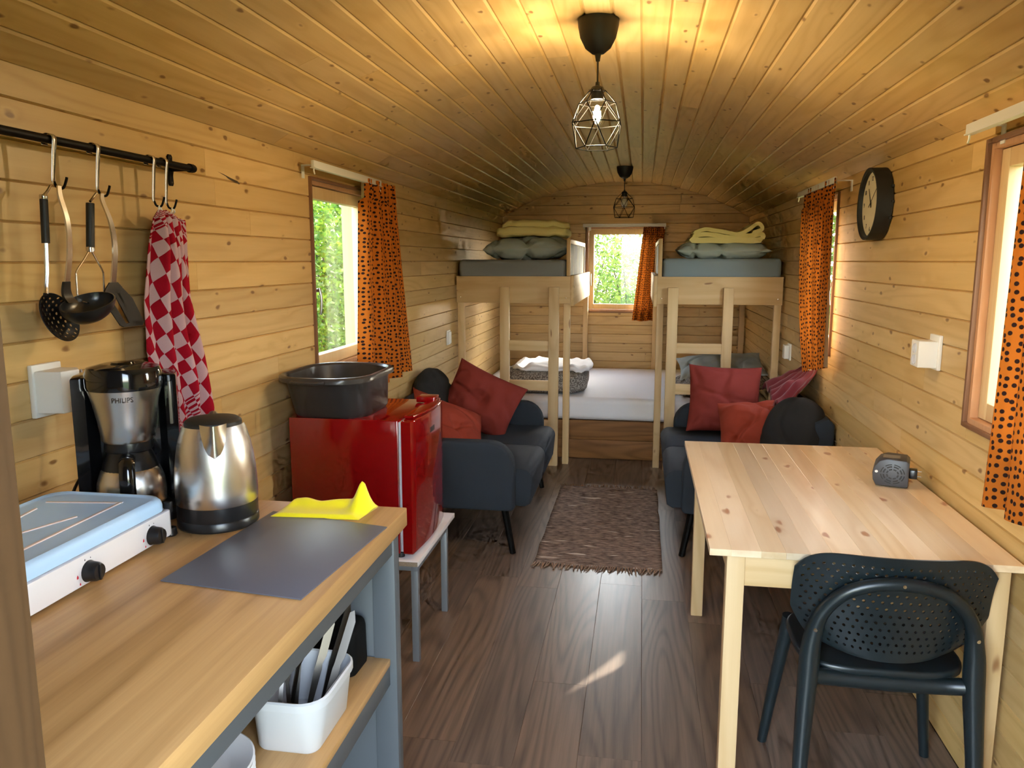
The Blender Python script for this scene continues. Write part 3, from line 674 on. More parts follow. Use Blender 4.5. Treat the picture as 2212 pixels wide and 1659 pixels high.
# ---------------------------------------------------------------- wall clock
t = thing('wall_clock', 'round black wall clock with cream dial on the right wall', 'clock', (XR, 3.41, 1.545))
cyc, czc, cr = 3.410, 1.687, 0.142
B().lathe([(cr * 0.86, -0.004), (cr * 0.88, -0.018), (cr * 0.91, -0.062), (cr, -0.064), (cr, -0.004), (cr * 0.86, -0.004)], (XR, cyc, czc), 48, 'x', caps=False).obj('case', 'blackmatte', t)
B().lathe([(0.001, -0.046), (cr * 0.895, -0.046), (cr * 0.87, -0.006), (0.001, -0.006)], (XR, cyc, czc), 48, 'x').obj('dial', 'clockface', t, smooth=0.3)
def hand(ang, ln, wd, xo):
    d = Vector((0, -math.sin(ang), math.cos(ang))); e = Vector((0, -math.cos(ang), -math.sin(ang))); c = Vector((XR - xo, cyc, czc)); b = B()
    vs = [c - d * ln * 0.2 + e * wd, c - d * ln * 0.2 - e * wd, c + d * ln - e * wd * 0.4, c + d * ln + e * wd * 0.4]; vs += [v + Vector((-0.0012, 0, 0)) for v in vs]
    return b.add(vs, [(0, 1, 2, 3), (7, 6, 5, 4), (0, 4, 5, 1), (1, 5, 6, 2), (2, 6, 7, 3), (3, 7, 4, 0)])
hand(math.radians(330), 0.072, 0.0035, 0.0485).obj('hour_hand', 'blackmatte', t)
hand(math.radians(56), 0.10, 0.0022, 0.051).obj('minute_hand', 'blackmatte', t)
for h in range(1, 13):
    a = math.radians(30 * h); rr = cr * 0.70
    Mx = Matrix.Translation((XR - 0.0468, cyc - rr * math.sin(a), czc + rr * math.cos(a))) @ Matrix(((0, 0, -1, 0), (-1, 0, 0, 0), (0, 1, 0, 0), (0, 0, 0, 1)))
    textmesh(str(h), 0.026).xf(Mx).obj('numeral', 'darkmark', t, smooth=0, recalc=False)
for (da_, dz) in ((-0.13, 0.06), (-0.145, 0.0), (-0.13, -0.06)):
    B().box(XR - 0.012, XR - 0.002, cyc + da_ - 0.006, cyc + da_ + 0.003, czc + dz - 0.005, czc + dz + 0.005, 0.001).obj('clip', 'blackmatte', t)

# ---------------------------------------------------------------- switches and sockets
t = thing('wall_socket', 'white surface-mounted double socket on the right wall above the table', 'socket', (XR, 2.70, 1.11))
B().box(XR - 0.012, XR, 2.66, 2.745, 1.115, 1.228, 0.003).obj('back_plate', 'white', t)
B().prism([(XR - 0.012, 2.668), (XR - 0.012, 2.742), (XR - 0.062, 2.756), (XR - 0.066, 2.675)], XY, 1.122, 1.208, 0.003).obj('housing', 'white', t)
for z in (1.145, 1.182): B().lathe([(0.016, 0.002), (0.016, -0.003), (0.013, -0.003), (0.013, -0.0005), (0.001, -0.0005)], (XR - 0.064, 2.715, z), 16, 'x').obj('socket_well', 'seal', t)
t = thing('wall_switch', 'small white switch plate on the left wall beside the bunk', 'switch', (XL, 5.25, 0.87))
B().box(XL, XL + 0.010, 5.24, 5.33, 0.885, 0.985, 0.002).obj('back_plate', 'white', t); B().box(XL + 0.010, XL + 0.020, 5.25, 5.32, 0.893, 0.975, 0.003).obj('rocker', 'white', t)
t = thing('wall_switch', 'small white switch plate on the right wall beside the bunk', 'switch', (XR, 5.2, 0.82))
B().box(XR - 0.010, XR, 5.16, 5.25, 0.835, 0.940, 0.002).obj('back_plate', 'white', t); B().box(XR - 0.040, XR - 0.010, 5.18, 5.25, 0.843, 0.93, 0.003).obj('rocker', 'white', t)
t = thing('wall_socket', 'white double socket with a black plug behind the coffee maker', 'socket', (XL, 1.55, 1.117))
B().box(XL, XL + 0.012, 1.502, 1.592, 1.117, 1.236, 0.003).obj('back_plate', 'white', t)
B().prism([(XL + 0.012, 1.508), (XL + 0.012, 1.586), (XL + 0.055, 1.590), (XL + 0.078, 1.565), (XL + 0.072, 1.515)], XY, 1.128, 1.222, 0.003).obj('housing', 'white', t)
for z in (1.152, 1.198):
    Mx = Matrix.Translation((XL + 0.069, 1.580, z)) @ Matrix.Rotation(math.radians(-45), 4, 'Z')
    B().lathe([(0.021, 0), (0.021, 0.003), (0.017, 0.003), (0.016, 0.0005)], (0, 0, 0), 20, 'y').xf(Mx).obj('socket_well', 'seal', t)

# ---------------------------------------------------------------- kitchen: cabinet, worktop
KX0, KX1, KY0, KY1 = -1.318, -0.513, 0.445, 1.648
t = thing('kitchen_cabinet', 'grey-blue open kitchen cabinet frame under the oak worktop', 'cabinet', (-0.9, 1.05, 0))
g = 'greypaint'
B().box(-0.585, -0.532, 1.604, 1.640, 0, 0.868, 0.002).obj('front_post', g, t)
B().box(-0.585, -0.532, 0.450, 0.486, 0, 0.868, 0.002).obj('front_post', g, t)
B().box(-1.30, -0.585, 1.612, 1.636, 0, 0.868, 0.001).obj('side_panel', g, t)
B().box(-1.30, -0.585, 0.452, 0.476, 0, 0.868, 0.001).obj('side_panel', g, t)
B().box(-1.315, -1.30, 0.452, 1.636, 0, 0.868, 0.001).obj('back_panel', g, t)
B().box(-0.556, -0.536, 0.486, 1.604, 0.812, 0.868, 0.001).obj('apron', g, t)
sh = B().box(-1.30, -0.547, 0.476, 1.608, 0.545, 0.562, 0.002).obj('shelf', 'oak', t)
B().box(-0.566, -0.548, 0.486, 1.604, 0.498, 0.545, 0.001).obj('shelf_rail', g, sh)
B().box(-1.30, -0.555, 0.476, 1.608, 0.10, 0.118, 0.002).obj('bottom_shelf', g, t)
tag(B().box(KX0, KX1, KY0, KY1, 0.868, 0.910, 0.0025).obj('oak_worktop', 'oak'), 'long oak worktop on the kitchen cabinet', 'worktop')

# gas stove
t = thing('gas_stove', 'white two-burner gas stove with closed lid tinted blue for skylight on the worktop', 'stove', (-1.05, 1.12, 0.91))
SX0, SX1, SY0, SY1 = -1.185, -0.922, 0.86, 1.388
B().prism(rrect(SX0, SX1, SY0, SY1, 0.014, 3), XY, 0.917, 0.970, 0.003).obj('body', 'enamel', t)
def lidz(x, y):
    u = (x - SX0) / (SX1 - SX0); v = (y - SY0) / (SY1 - SY0)
    e = min(u, 1 - u, (v) * 2, (1 - v) * 2)
    return 0.986 + 0.012 * max(0, min(1, e / 0.12))
lid = B(); pr = rrect(SX0 + 0.002, SX1 - 0.002, SY0 + 0.002, SY1 - 0.002, 0.04, 6)
rows = [(1.0, 0.9735), (1.0, 0.984), (0.985, 0.992), (0.955, 0.997), (0.90, 0.999), (0.86, 0.996), (0.83, 0.9955)]
cxl, cyl = (SX0 + SX1) / 2, (SY0 + SY1) / 2; vs = []; fs = []
for (k, z) in rows:
    ins = (1 - k) * 0.13
    for (x, y) in pr:
        dx, dy = x - cxl, y - cyl; sx = 1 - ins / ((SX1 - SX0) / 2); sy = 1 - ins / ((SY1 - SY0) / 2); vs.append((cxl + dx * sx, cyl + dy * sy, z))
n = len(pr)
for i in range(len(rows) - 1):
    for j in range(n): fs.append((i * n + j, i * n + (j + 1) % n, (i + 1) * n + (j + 1) % n, (i + 1) * n + j))
fs.append(tuple((len(rows) - 1) * n + j for j in range(n))); fs.append(tuple(range(n))[::-1])
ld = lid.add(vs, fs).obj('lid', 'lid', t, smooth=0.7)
def ridge(p, q, w=0.004):
    p, q = Vector(p), Vector(q); b = B(); b.tube([p, q], w, 8); b.v = [Vector((v.x, v.y, 0.9955 + (v.z - 0.9955) * 0.45)) for v in b.v]; return b
for (p, q) in (((-1.13, 0.93, .9955), (-1.02, 1.24, .9955)), ((-1.085, 1.0, .9955), (-1.13, 1.27, .9955)), ((-0.985, 0.90, .9955), (-0.995, 1.33, .9955)), ((-1.14, 1.31, .9955), (-0.99, 1.33, .9955))):
    ridge(p, q).obj('ridge', 'lidedge', ld)
for y in (1.139, 1.317, ):
    k = B().lathe([(0.0, 0.021), (0.014, 0.021), (0.0165, 0.016), (0.0175, 0.004), (0.019, 0.0)], (SX1, y, 0.938), 24, 'x').obj('knob', 'black', t)
    B().box(SX1 + 0.0205, SX1 + 0.0235, y - 0.0025, y + 0.0025, 0.924, 0.952, 0.001).obj('knob_grip', 'black', k)
    for (dy, dz, mm, s) in ((-0.028, 0.0, 'redmark', 0.0035), (-0.023, -0.014, 'redmark', 0.0025), (-0.008, 0.023, 'darkmark', 0.002), (0.006, 0.0225, 'darkmark', 0.0015)):
        c = Vector((SX1 + 0.0004, y + dy, 0.938 + dz)); B().add([c + Vector((0, -s * .6, -s)), c + Vector((0, s * .6, -s)), c + Vector((0, s * .6, 0)), c + Vector((0, 0, s)), c + Vector((0, -s * .6, 0))], [(0, 1, 2, 3, 4)]).obj('burner_mark', mm, t, smooth=0, recalc=False)
for (x, y) in ((SX1 - 0.012, SY1 + 0.006), (SX1 - 0.012, SY0 - 0.006), (SX0 + 0.012, SY1 + 0.006), (SX0 + 0.012, SY0 - 0.006)):
    B().lathe([(0.001, 0.910), (0.011, 0.910), (0.013, 0.914), (0.011, 0.927), (0.001, 0.930)], (x, y, 0), 14).obj('foot', 'black', t)
B().box(SX1 - 0.016, SX1 - 0.001, SY1 - 0.008, SY1 + 0.003, 0.962, 0.984, 0.002).obj('lid_hinge', 'black', t)

# coffee maker
t = thing('coffee_maker', 'black and steel drip coffee maker standing behind the stove', 'coffee maker', (-1.100, 1.518, 0.91), local=True, rotz=math.radians(31)); t.scale = (0.86, 0.88, 1.0)
CMI = (Matrix.Translation((-1.100, 1.518, 0.91)) @ Matrix.Rotation(math.radians(31), 4, 'Z') @ Matrix.Diagonal((0.86, 0.88, 1.0, 1))).inverted()
B().prism(rrect(-0.108, 0.108, -0.105, 0.082, 0.03, 5), XY, 0.0, 0.028, 0.004).obj('base', 'black', t)
B().prism([(-0.112, 0.082), (0.112, 0.082), (0.120, 0.02), (0.118, -0.038), (0.090, -0.030), (0.07, 0.03), (-0.07, 0.03), (-0.090, -0.030), (-0.118, -0.038), (-0.120, 0.02)], XY, 0.028, 0.310, 0.004).obj('back_column', 'blackgloss', t)
fc = (0, -0.035, 0)
fh = B().lathe([(0.001, 0.172), (0.058, 0.172), (0.061, 0.178), (0.066, 0.215), (0.075, 0.255), (0.083, 0.282), (0.085, 0.292), (0.001, 0.292)], fc, 40).obj('filter_holder', 'steel', t)
B().lathe([(0.001, 0.152), (0.055, 0.152), (0.057, 0.158), (0.055, 0.172), (0.001, 0.172)], fc, 32).obj('drip_ring', 'black', t)
B().lathe([(0.086, 0.286), (0.088, 0.292), (0.088, 0.318), (0.082, 0.331), (0.05, 0.338), (0.028, 0.337), (0.026, 0.341), (0.001, 0.342)], fc, 40).obj('lid', 'blackgloss', t)
ca = B().lathe([(0.001, 0.029), (0.070, 0.029), (0.079, 0.036), (0.081, 0.06), (0.078, 0.085), (0.069, 0.108), (0.064, 0.114), (0.001, 0.114)], fc, 40).obj('carafe', 'steel', t)
B().lathe([(0.001, 0.110), (0.066, 0.110), (0.062, 0.124), (0.056, 0.138), (0.050, 0.150), (0.001, 0.151)], fc, 36).obj('carafe_collar', 'black', ca)
hp = smoothpath([(0, -0.090, 0.140), (0, -0.118, 0.136), (0, -0.132, 0.115), (0, -0.135, 0.080), (0, -0.130, 0.045), (0, -0.122, 0.034)], 5)
b = B().tube(hp, 0.0125, 10); b.v = [Vector((v.x * 1.5, v.y, v.z)) for v in b.v]; b.obj('carafe_handle', 'blackgloss', ca)
B().box(0.098, 0.106, -0.040, -0.034, 0.20, 0.295, 0.002).obj('water_gauge', 'clear', t)
tx = textmesh('PHILIPS', 0.0155, 0.0003); rr_ = 0.0805
tx.v = [Vector((0, 0, 0)) + Vector(((rr_) * math.sin(v.x / rr_), -0.035 - (rr_ + v.z - 0.0005 + (v.y) * 0.18) * math.cos(v.x / rr_), 0.268 + v.y)) for v in tx.v]
tx.obj('brand_lettering', 'darkmark', fh, smooth=0, recalc=False)
B().tube(smoothpath([(-1.17, 1.60, 0.955), (-1.215, 1.585, 0.985), (-1.245, 1.545, 0.98), (-1.255, 1.51, 0.93), (-1.255, 1.50, 0.914)], 6), 0.0035, 8).xf(CMI).obj('power_cord', 'black', t)
B().tube(smoothpath([(-1.234, 1.604, 1.145), (-1.228, 1.606, 1.115), (-1.222, 1.60, 1.06), (-1.19, 1.60, 1.0), (-1.17, 1.60, 0.955)], 6), 0.0035, 8).xf(CMI).obj('power_cord', 'black', t)
Mx = CMI @ Matrix.Translation((XL + 0.072, 1.583, 1.152)) @ Matrix.Rotation(math.radians(-45), 4, 'Z')
B().lathe([(0.019, 0.004), (0.020, 0.012), (0.012, 0.030), (0.007, 0.034), (0.001, 0.034)], (0, 0, 0), 18, 'y').xf(Mx).obj('plug', 'black', t)

# kettle
kx, ky = -0.882, 1.488
t = thing('electric_kettle', 'brushed steel electric kettle with black lid and base', 'kettle', (kx, ky, 0.91))
B().lathe([(0.001, 0.910), (0.080, 0.910), (0.083, 0.914), (0.083, 0.928), (0.081, 0.931), (0.082, 0.934), (0.082, 0.961), (0.001, 0.962)], (kx, ky, 0), 40).obj('base', 'black', t)
B().lathe([(0.001, 0.959), (0.082, 0.961), (0.083, 0.964), (0.0832, 0.985), (0.0825, 1.01), (0.0808, 1.035), (0.0775, 1.062), (0.0725, 1.088), (0.0665, 1.110), (0.061, 1.125), (0.001, 1.126)], (kx, ky, 0), 48).obj('body', 'steel', t)
B().lathe([(0.058, 1.124), (0.057, 1.132), (0.050, 1.137), (0.02, 1.141), (0.001, 1.142)], (kx, ky, 0), 36).obj('lid', 'blackmatte', t)
vd = Vector((0.10, -0.995, 0)); vd = Vector((0.50, -0.866, 0)); vr = Vector((0.866, 0.50, 0)); kc = Vector((kx, ky, 0))
vs = []; fs = []; nu, nv = 14, 8
for j in range(nv + 1):
    q = j / nv; z = 1.134 - 0.068 * q; br = 0.061 + (1.13 - z) * 0.31 - max(0, 1.09 - z) * 0.12
    for i in range(nu + 1):
        s = -1 + 2 * i / nu; half = 0.026 * math.sqrt(max(1 - q ** 1.7, 0)) ; pr_ = 0.020 * (1 - q) ** 1.1 * (1 - abs(s) ** 1.5) + 0.0012
        ax = s * half; vs.append(kc + vr * ax + vd * (math.sqrt(max(br * br - ax * ax, 0)) + pr_) + Vector((0, 0, z)))
for j in range(nv):
    for i in range(nu): a = j * (nu + 1) + i; fs.append((a, a + 1, a + nu + 2, a + nu + 1))
B().add(vs, fs).obj('spout', 'steelpol', t, smooth=1.0)
hd = Vector((-0.50, 0.866, 0)); b = B().tube(smoothpath([kc + hd * 0.055 + Vector((0, 0, 1.125)), kc + hd * 0.10 + Vector((0, 0, 1.12)), kc + hd * 0.118 + Vector((0, 0, 1.06)), kc + hd * 0.105 + Vector((0, 0, 0.99)), kc + hd * 0.085 + Vector((0, 0, 0.965))]), 0.011, 10); b.obj('handle', 'black', t)

# cutting board and yellow cloth
cb_ = B(); pts = [(-0.816, 1.178), (-0.541, 1.145), (-0.514, 1.509), (-0.797, 1.568)]
cb_.prism(pts, XY, 0.910, 0.9125, 0.0005); tag(cb_.obj('cutting_board', 'slate'), 'thin slate-grey cutting board lying on the oak worktop', 'cutting board')
def clothfn(u, v):
    x = -0.79 + 0.20 * u + 0.012 * v; y = 1.530 + 0.095 * v + 0.015 * u
    lift = 0.008 + 0.020 * math.exp(-((v - 0.75) / 0.25) ** 2) * (0.6 + 0.5 * noise.noise(Vector((u * 5, v * 3, 2)))) + 0.046 * math.exp(-((u - 0.90) / 0.09) ** 2 - ((v - 0.70) / 0.26) ** 2)
    edge = min(u, 1 - u, v, 1 - v); return Vector((x, y, 0.9105 + lift * min(1, edge * 9 + 0.12)))
b = B().grid(clothfn, 44, 26); n0 = len(b.v)
b.grid(lambda u, v: Vector((clothfn(u, v).x, clothfn(u, v).y, 0.9102)), 44, 26)
tag(b.obj('cleaning_cloth', 'yellow', smooth=2.0), 'crumpled bright yellow cleaning cloth at the end of the worktop', 'cloth')

# things on the cabinet shelf
t = thing('cutlery_caddy', 'white plastic cutlery box standing on the cabinet shelf', 'caddy', (-0.625, 1.34, 0.562))
def tubwall(b, prof_rings, th=None):
    vs = []; fs = []; n = len(prof_rings[0])
    for r in prof_rings: vs += r
    for i in range(len(prof_rings) - 1):
        for j in range(n): fs.append((i * n + j, i * n + (j + 1) % n, (i + 1) * n + (j + 1) % n, (i + 1) * n + j))
    fs.append(tuple(range(n))[::-1]); fs.append(tuple((len(prof_rings) - 1) * n + j for j in range(n)))
    return b.add(vs, fs)
def ring(x0, x1, y0, y1, r, z, g=0.0): return [Vector((x, y, z)) for (x, y) in rrect(x0 - g, x1 + g, y0 - g, y1 + g, r, 5)]
c0 = (-0.688, -0.572, 1.242, 1.405); c1 = (-0.702, -0.556, 1.226, 1.425)
tubwall(B(), [ring(*c0, 0.022, 0.5622), ring(*c0, 0.026, 0.568, 0.004), ring(*c1, 0.048, 0.652), ring(*c1, 0.048, 0.654, 0.004), ring(*c1, 0.048, 0.668, 0.004), ring(*c1, 0.048, 0.671, 0.001),
              ring(*c1, 0.032, 0.669, -0.004), ring(*c0, 0.022, 0.570, -0.002)]).obj('box', 'caddy', t, smooth=0.7)
def cutlery(kind, foot, top, roll, label):
    f = Vector(foot) + Vector((0, -0.02, 0)); d = (Vector(top) + Vector((0, -0.02, 0)) - f); L = d.length; d.normalize(); e = d.cross(Vector((0, 0, 1))).normalized(); e = Matrix.Rotation(roll, 4, d) @ e; nn = d.cross(e)
    P = lambda a, q, tt: f + e * a + d * q + nn * (tt + 0.006 * math.sin(q / L * PI))
    b = B(); th = 0.0018
    if kind == 'knife': poly = [(-0.004, 0), (0.004, 0), (0.0075, L * 0.45), (0.006, L * 0.5), (0.010, L * 0.58), (0.010, L * 0.9), (0.002, L), (-0.006, L * 0.97), (-0.0065, L * 0.5), (-0.0075, L * 0.45)]; b.prism(poly, P, -th, th)
    elif kind == 'fork':
        b.prism([(-0.005, 0), (0.005, 0), (0.0032, L * 0.62), (0.011, L * 0.74), (0.0115, L * 0.80), (-0.0115, L * 0.80), (-0.011, L * 0.74), (-0.0032, L * 0.62)], P, -th, th)
        for k in range(4): a = -0.0095 + k * 0.00633; b.prism([(a - 0.0017, L * 0.79), (a + 0.0017, L * 0.79), (a + 0.0009, L), (a - 0.0009, L)], P, -th, th)
    else:
        poly = [(-0.005, 0), (0.005, 0), (0.003, L * 0.66)] + [(0.017 * math.sin(q), L * 0.84 - L * 0.16 * math.cos(q)) for q in [0.35 + 0.61 * i for i in range(9)]] + [(-0.003, L * 0.66)]
        b.prism(poly, P, -th, th)
    tag(b.obj(kind, 'steeldark', smooth=0.5), label, kind, 'cutlery in the white box')
cutlery('knife', (-0.632, 1.36, 0.574), (-0.600, 1.43, 0.760), 0.9, 'wide dinner knife leaning on the back of the cutlery box')
cutlery('knife', (-0.612, 1.38, 0.574), (-0.575, 1.46, 0.768), 1.1, 'steel knife standing at the right of the cutlery box')
cutlery('knife', (-0.600, 1.35, 0.574), (-0.558, 1.44, 0.765), 0.6, 'narrow knife leaning outward at the right rim of the cutlery box')
cutlery('fork', (-0.650, 1.31, 0.574), (-0.628, 1.37, 0.752), 1.3, 'steel fork standing in the middle of the cutlery box')
cutlery('fork', (-0.660, 1.29, 0.574), (-0.668, 1.36, 0.740), 0.3, 'steel fork at the left of the cutlery box')
cutlery('spoon', (-0.645, 1.33, 0.574), (-0.650, 1.40, 0.748), 0.2, 'steel spoon standing behind the forks in the cutlery box')
cutlery('spoon', (-0.665, 1.28, 0.574), (-0.690, 1.31, 0.715), 0.7, 'short spoon at the left front of the cutlery box')
cutlery('fork', (-0.630, 1.29, 0.574), (-0.660, 1.33, 0.725), -0.4, 'short fork crossing the spoons in the cutlery box')
for k in range(4):
    z = 0.5625 + 0.011 * k; px, py, pr = -0.738, 1.112, 0.104
    tag(B().lathe([(0.001, z + 0.002), (pr * 0.55, z), (pr * 0.62, z + 0.003), (pr * 0.97, z + 0.018), (pr, z + 0.020), (pr * 0.97, z + 0.0215), (pr * 0.62, z + 0.008), (pr * 0.55, z + 0.005), (0.001, z + 0.005)], (px, py, 0), 48).obj('dinner_plate', 'porcelain'),
        ('bottom white dinner plate of the stack on the cabinet shelf', 'second white dinner plate from the bottom of the shelf stack', 'third white dinner plate from the bottom of the shelf stack', 'top white dinner plate of the stack on the cabinet shelf')[k], 'plate', 'plates stacked on the cabinet shelf')
def pouch(u, v): pass
b = B().prism(rrect(-0.80, -0.592, 1.50, 1.600, 0.025, 4), XY, 0.5622, 0.672, 0.014, 3)
b.v = [v + Vector((noise.noise(v * 22), noise.noise(v * 22 + Vector((9, 0, 0))), noise.noise(v * 18 + Vector((0, 7, 0))) if v.z > 0.58 else 0)) * 0.006 for v in b.v]
tag(b.obj('black_pouch', 'pouch'), 'black box in the back corner of the cabinet shelf', 'box')
# ---------------------------------------------------------------- utensil rail, hooks, utensils, towels
RX, RZ = -1.268, 1.721
t = thing('utensil_rail', 'black metal hanging rail screwed to the left wall', 'rail', (XL, 1.5, 1.67))
B().tube([(RX, 0.95, RZ), (RX, 2.105, RZ)], 0.0095, 14).obj('rod', 'blackmetal', t)
B().lathe([(0.001, 2.120), (0.011, 2.118), (0.0125, 2.110), (0.0125, 2.095), (0.0095, 2.093)], (RX, 0, RZ), 16, 'y').obj('end_cap', 'blackmetal', t)
for y in (2.088, 1.0):
    b = B().prism([(y - 0.010, 1.678), (y - 0.006, 1.672), (y + 0.006, 1.672), (y + 0.010, 1.678), (y + 0.009, 1.70), (y + 0.013, 1.712), (y + 0.013, 1.730), (y + 0.009, 1.742), (y + 0.010, 1.752), (y + 0.006, 1.758), (y - 0.006, 1.758), (y - 0.010, 1.752), (y - 0.009, 1.742), (y - 0.013, 1.730), (y - 0.013, 1.712), (y - 0.009, 1.70)], YZ, XL, XL + 0.006, 0.001)
    b.tube([(XL + 0.004, y, RZ), (RX, y, RZ)], 0.010, 12).obj('bracket', 'blackmetal', t)
    for z in (1.681, 1.750): B().lathe([(0.0035, 0.006), (0.003, 0.0075), (0.001, 0.008)], (XL, y, z), 10, 'x').obj('screw', 'steeldark', t)
HK = []
for i, (y, zb) in enumerate(((1.560, 1.628), (1.700, 1.623), (1.914, 1.613), (1.970, 1.611))):
    t = thing('steel_hook', ('steel hook holding the ladle and skimmer', 'steel hook holding the masher and turner', 'steel hook holding the left checked towel', 'steel hook holding the right checked towel')[i], 'hook', (RX, y, zb), 'hooks on the black rail')
    b = B(); pth = smoothpath([(RX - 0.010, y, RZ - 0.012), (RX - 0.011, y, RZ + 0.004), (RX, y, RZ + 0.0115), (RX + 0.0125, y, RZ + 0.003), (RX + 0.010, y - 0.002, RZ - 0.03), (RX + 0.006, y - 0.005, zb + 0.012), (RX + 0.008, y - 0.005, zb)], 6)
    wv = Vector((0, 1, 0)); vs = []; k = len(pth)
    for j, p in enumerate(pth):
        w = 0.0095 - 0.0055 * j / k; vs += [p - wv * w, p + wv * w]
    b.add(vs, [(2 * j, 2 * j + 1, 2 * j + 3, 2 * j + 2) for j in range(k - 1)]); o = b.obj('strap', 'steelpol', t, smooth=1.5, recalc=False)
    sm = o.modifiers.new('thick', 'SOLIDIFY'); sm.thickness = 0.0014
    e = Vector((RX + 0.008, y - 0.005, zb))
    B().tube(smoothpath([e + Vector((0, 0, 0.004)), e + Vector((0.004, 0.003, -0.008)), e + Vector((0.013, 0.010, -0.009)), e + Vector((0.018, 0.014, 0.006)), e + Vector((0.019, 0.016, 0.014))], 5), 0.0028, 8).obj('tip', 'blackmetal', t)
    HK.append(e + Vector((0.008, 0.006, -0.008)))
def flatpath(pts, w0, w1, th=0.003):
    p = smoothpath(pts, 8); b = B(); k = len(p); vs = []; fs = []
    for j, q in enumerate(p):
        w = w0 + (w1 - w0) * j / (k - 1)
        vs += [q + Vector((th / 2, -w, 0)), q + Vector((th / 2, w, 0)), q + Vector((-th / 2, w, 0)), q + Vector((-th / 2, -w, 0))]
    for j in range(k - 1):
        for (m, n) in ((0, 1), (1, 2), (2, 3), (3, 0)): fs.append((4 * j + m, 4 * j + n, 4 * j + 4 + n, 4 * j + 4 + m))
    fs += [(3, 2, 1, 0), (4 * k - 4, 4 * k - 3, 4 * k - 2, 4 * k - 1)]; return b.add(vs, fs)
def perf(fn, nu, nv, hole, keep=None, stagger=False, hole_v=None):
    b = B()
    for j in range(nv):
        off = 0.5 if (stagger and j % 2) else 0.0
        for i in range(-1 if off else 0, nu):
            u0, u1 = (i + off) / nu, (i + 1 + off) / nu; v0, v1 = j / nv, (j + 1) / nv
            clip = u0 < -1e-6 or u1 > 1 + 1e-6; u0, u1 = max(u0, 0), min(u1, 1)
            if u1 - u0 < 1e-6: continue
            uc, vc = (u0 + u1) / 2, (v0 + v1) / 2; hu, hv = (u1 - u0) / 2, (v1 - v0) / 2
            outer = [(u0, v0), (uc, v0), (u1, v0), (u1, vc), (u1, v1), (uc, v1), (u0, v1), (u0, vc)]
            if clip or (keep and not keep(uc, vc)): b.add([fn(*p) for p in outer], [tuple(range(8))]); continue
            inner = []
            for q in range(8):
                a = -3 * PI / 4 + q * PI / 4; inner.append((uc + hu * 2 * hole * math.cos(a), vc + hv * 2 * (hole_v or hole) * math.sin(a)))
            b.add([fn(*p) for p in outer] + [fn(*p) for p in inner], [(q, (q + 1) % 8, 8 + (q + 1) % 8, 8 + q) for q in range(8)])
    return b
UX = -1.250
# skimmer
t = thing('skimmer', 'black perforated skimmer hanging behind the ladle', 'skimmer', (UX - 0.02, 1.53, 1.29), 'utensils on the rail')
sx = UX - 0.012
B().tube(smoothpath([(sx, 1.545, 1.622), (sx, 1.535, 1.610), (sx, 1.523, 1.600)], 4), 0.003, 8).obj('loop', 'steelpol', t)
B().lathe([(0.006, 0), (0.0085, 0.004), (0.0085, 0.010), (0.0075, 0.012)], (sx, 1.5225, 1.590), 14).obj('ferrule', 'steelpol', t)
B().tube([(sx, 1.5225, 1.592), (sx, 1.517, 1.500)], 0.0082, 12).obj('grip', 'blackmatte', t)
B().tube(smoothpath([(sx, 1.517, 1.502), (sx, 1.512, 1.44), (sx, 1.505, 1.405), (sx + 0.004, 1.498, 1.392)], 6), [0.005] * 19, 10).obj('shaft', 'steelpol', t)
dc = Vector((sx + 0.002, 1.536, 1.340)); du = Vector((0.1, 0.72, -0.69)).normalized(); dn = Vector((0.96, -0.10, 0.25)).normalized(); dn = (dn - du * dn.dot(du)).normalized(); dv = dn.cross(du)
def dish(u, v):
    a, c = 2 * u - 1, 2 * v - 1; x = a * math.sqrt(1 - c * c / 2); y = c * math.sqrt(1 - a * a / 2); r2 = x * x + y * y
    return dc + du * (0.062 * x) + dv * (0.047 * y) + dn * (0.016 * (r2 - 1))
o = perf(dish, 9, 7, 0.24, lambda u, v: (2 * u - 1) ** 2 + (2 * v - 1) ** 2 < 1.1).obj('perforated_dish', 'black', t, smooth=0)
sm = o.modifiers.new('thick', 'SOLIDIFY'); sm.thickness = 0.0018
# ladle
t = thing('soup_ladle', 'black soup ladle with curved steel handle on the first hook', 'ladle', (UX, 1.56, 1.32), 'utensils on the rail')
lx = UX + 0.012
flatpath([(lx - 0.004, 1.546, 1.622), (lx, 1.542, 1.60), (lx + 0.010, 1.545, 1.545), (lx + 0.010, 1.543, 1.48), (lx + 0.002, 1.534, 1.405)], 0.0055, 0.0075, 0.004).obj('handle', 'steelpol', t)
flatpath([(lx + 0.003, 1.535, 1.418), (lx + 0.002, 1.533, 1.400), (lx + 0.004, 1.534, 1.385), (lx + 0.010, 1.540, 1.372)], 0.009, 0.016, 0.006).obj('neck', 'black', t)
bw = []; 
for i in range(9):
    a = PI / 2 * i / 8; bw.append((0.050 * math.sin(a) if i else 0.001, -0.046 * math.cos(a)))
inn = [(0.047 * math.sin(PI / 2 * i / 8) if i else 0.001, -0.043 * math.cos(PI / 2 * i / 8) + 0.0005) for i in range(8, -1, -1)]
Mx = Matrix.Translation((lx + 0.025, 1.568, 1.372)) @ Matrix.Rotation(math.radians(16), 4, 'X') @ Matrix.Rotation(math.radians(8), 4, 'Y') @ Matrix.Diagonal((0.95, 1.42, 1.0, 1))
B().lathe(bw + inn, (0, 0, 0), 32).xf(Mx).obj('bowl', 'black', t, smooth=1.0)
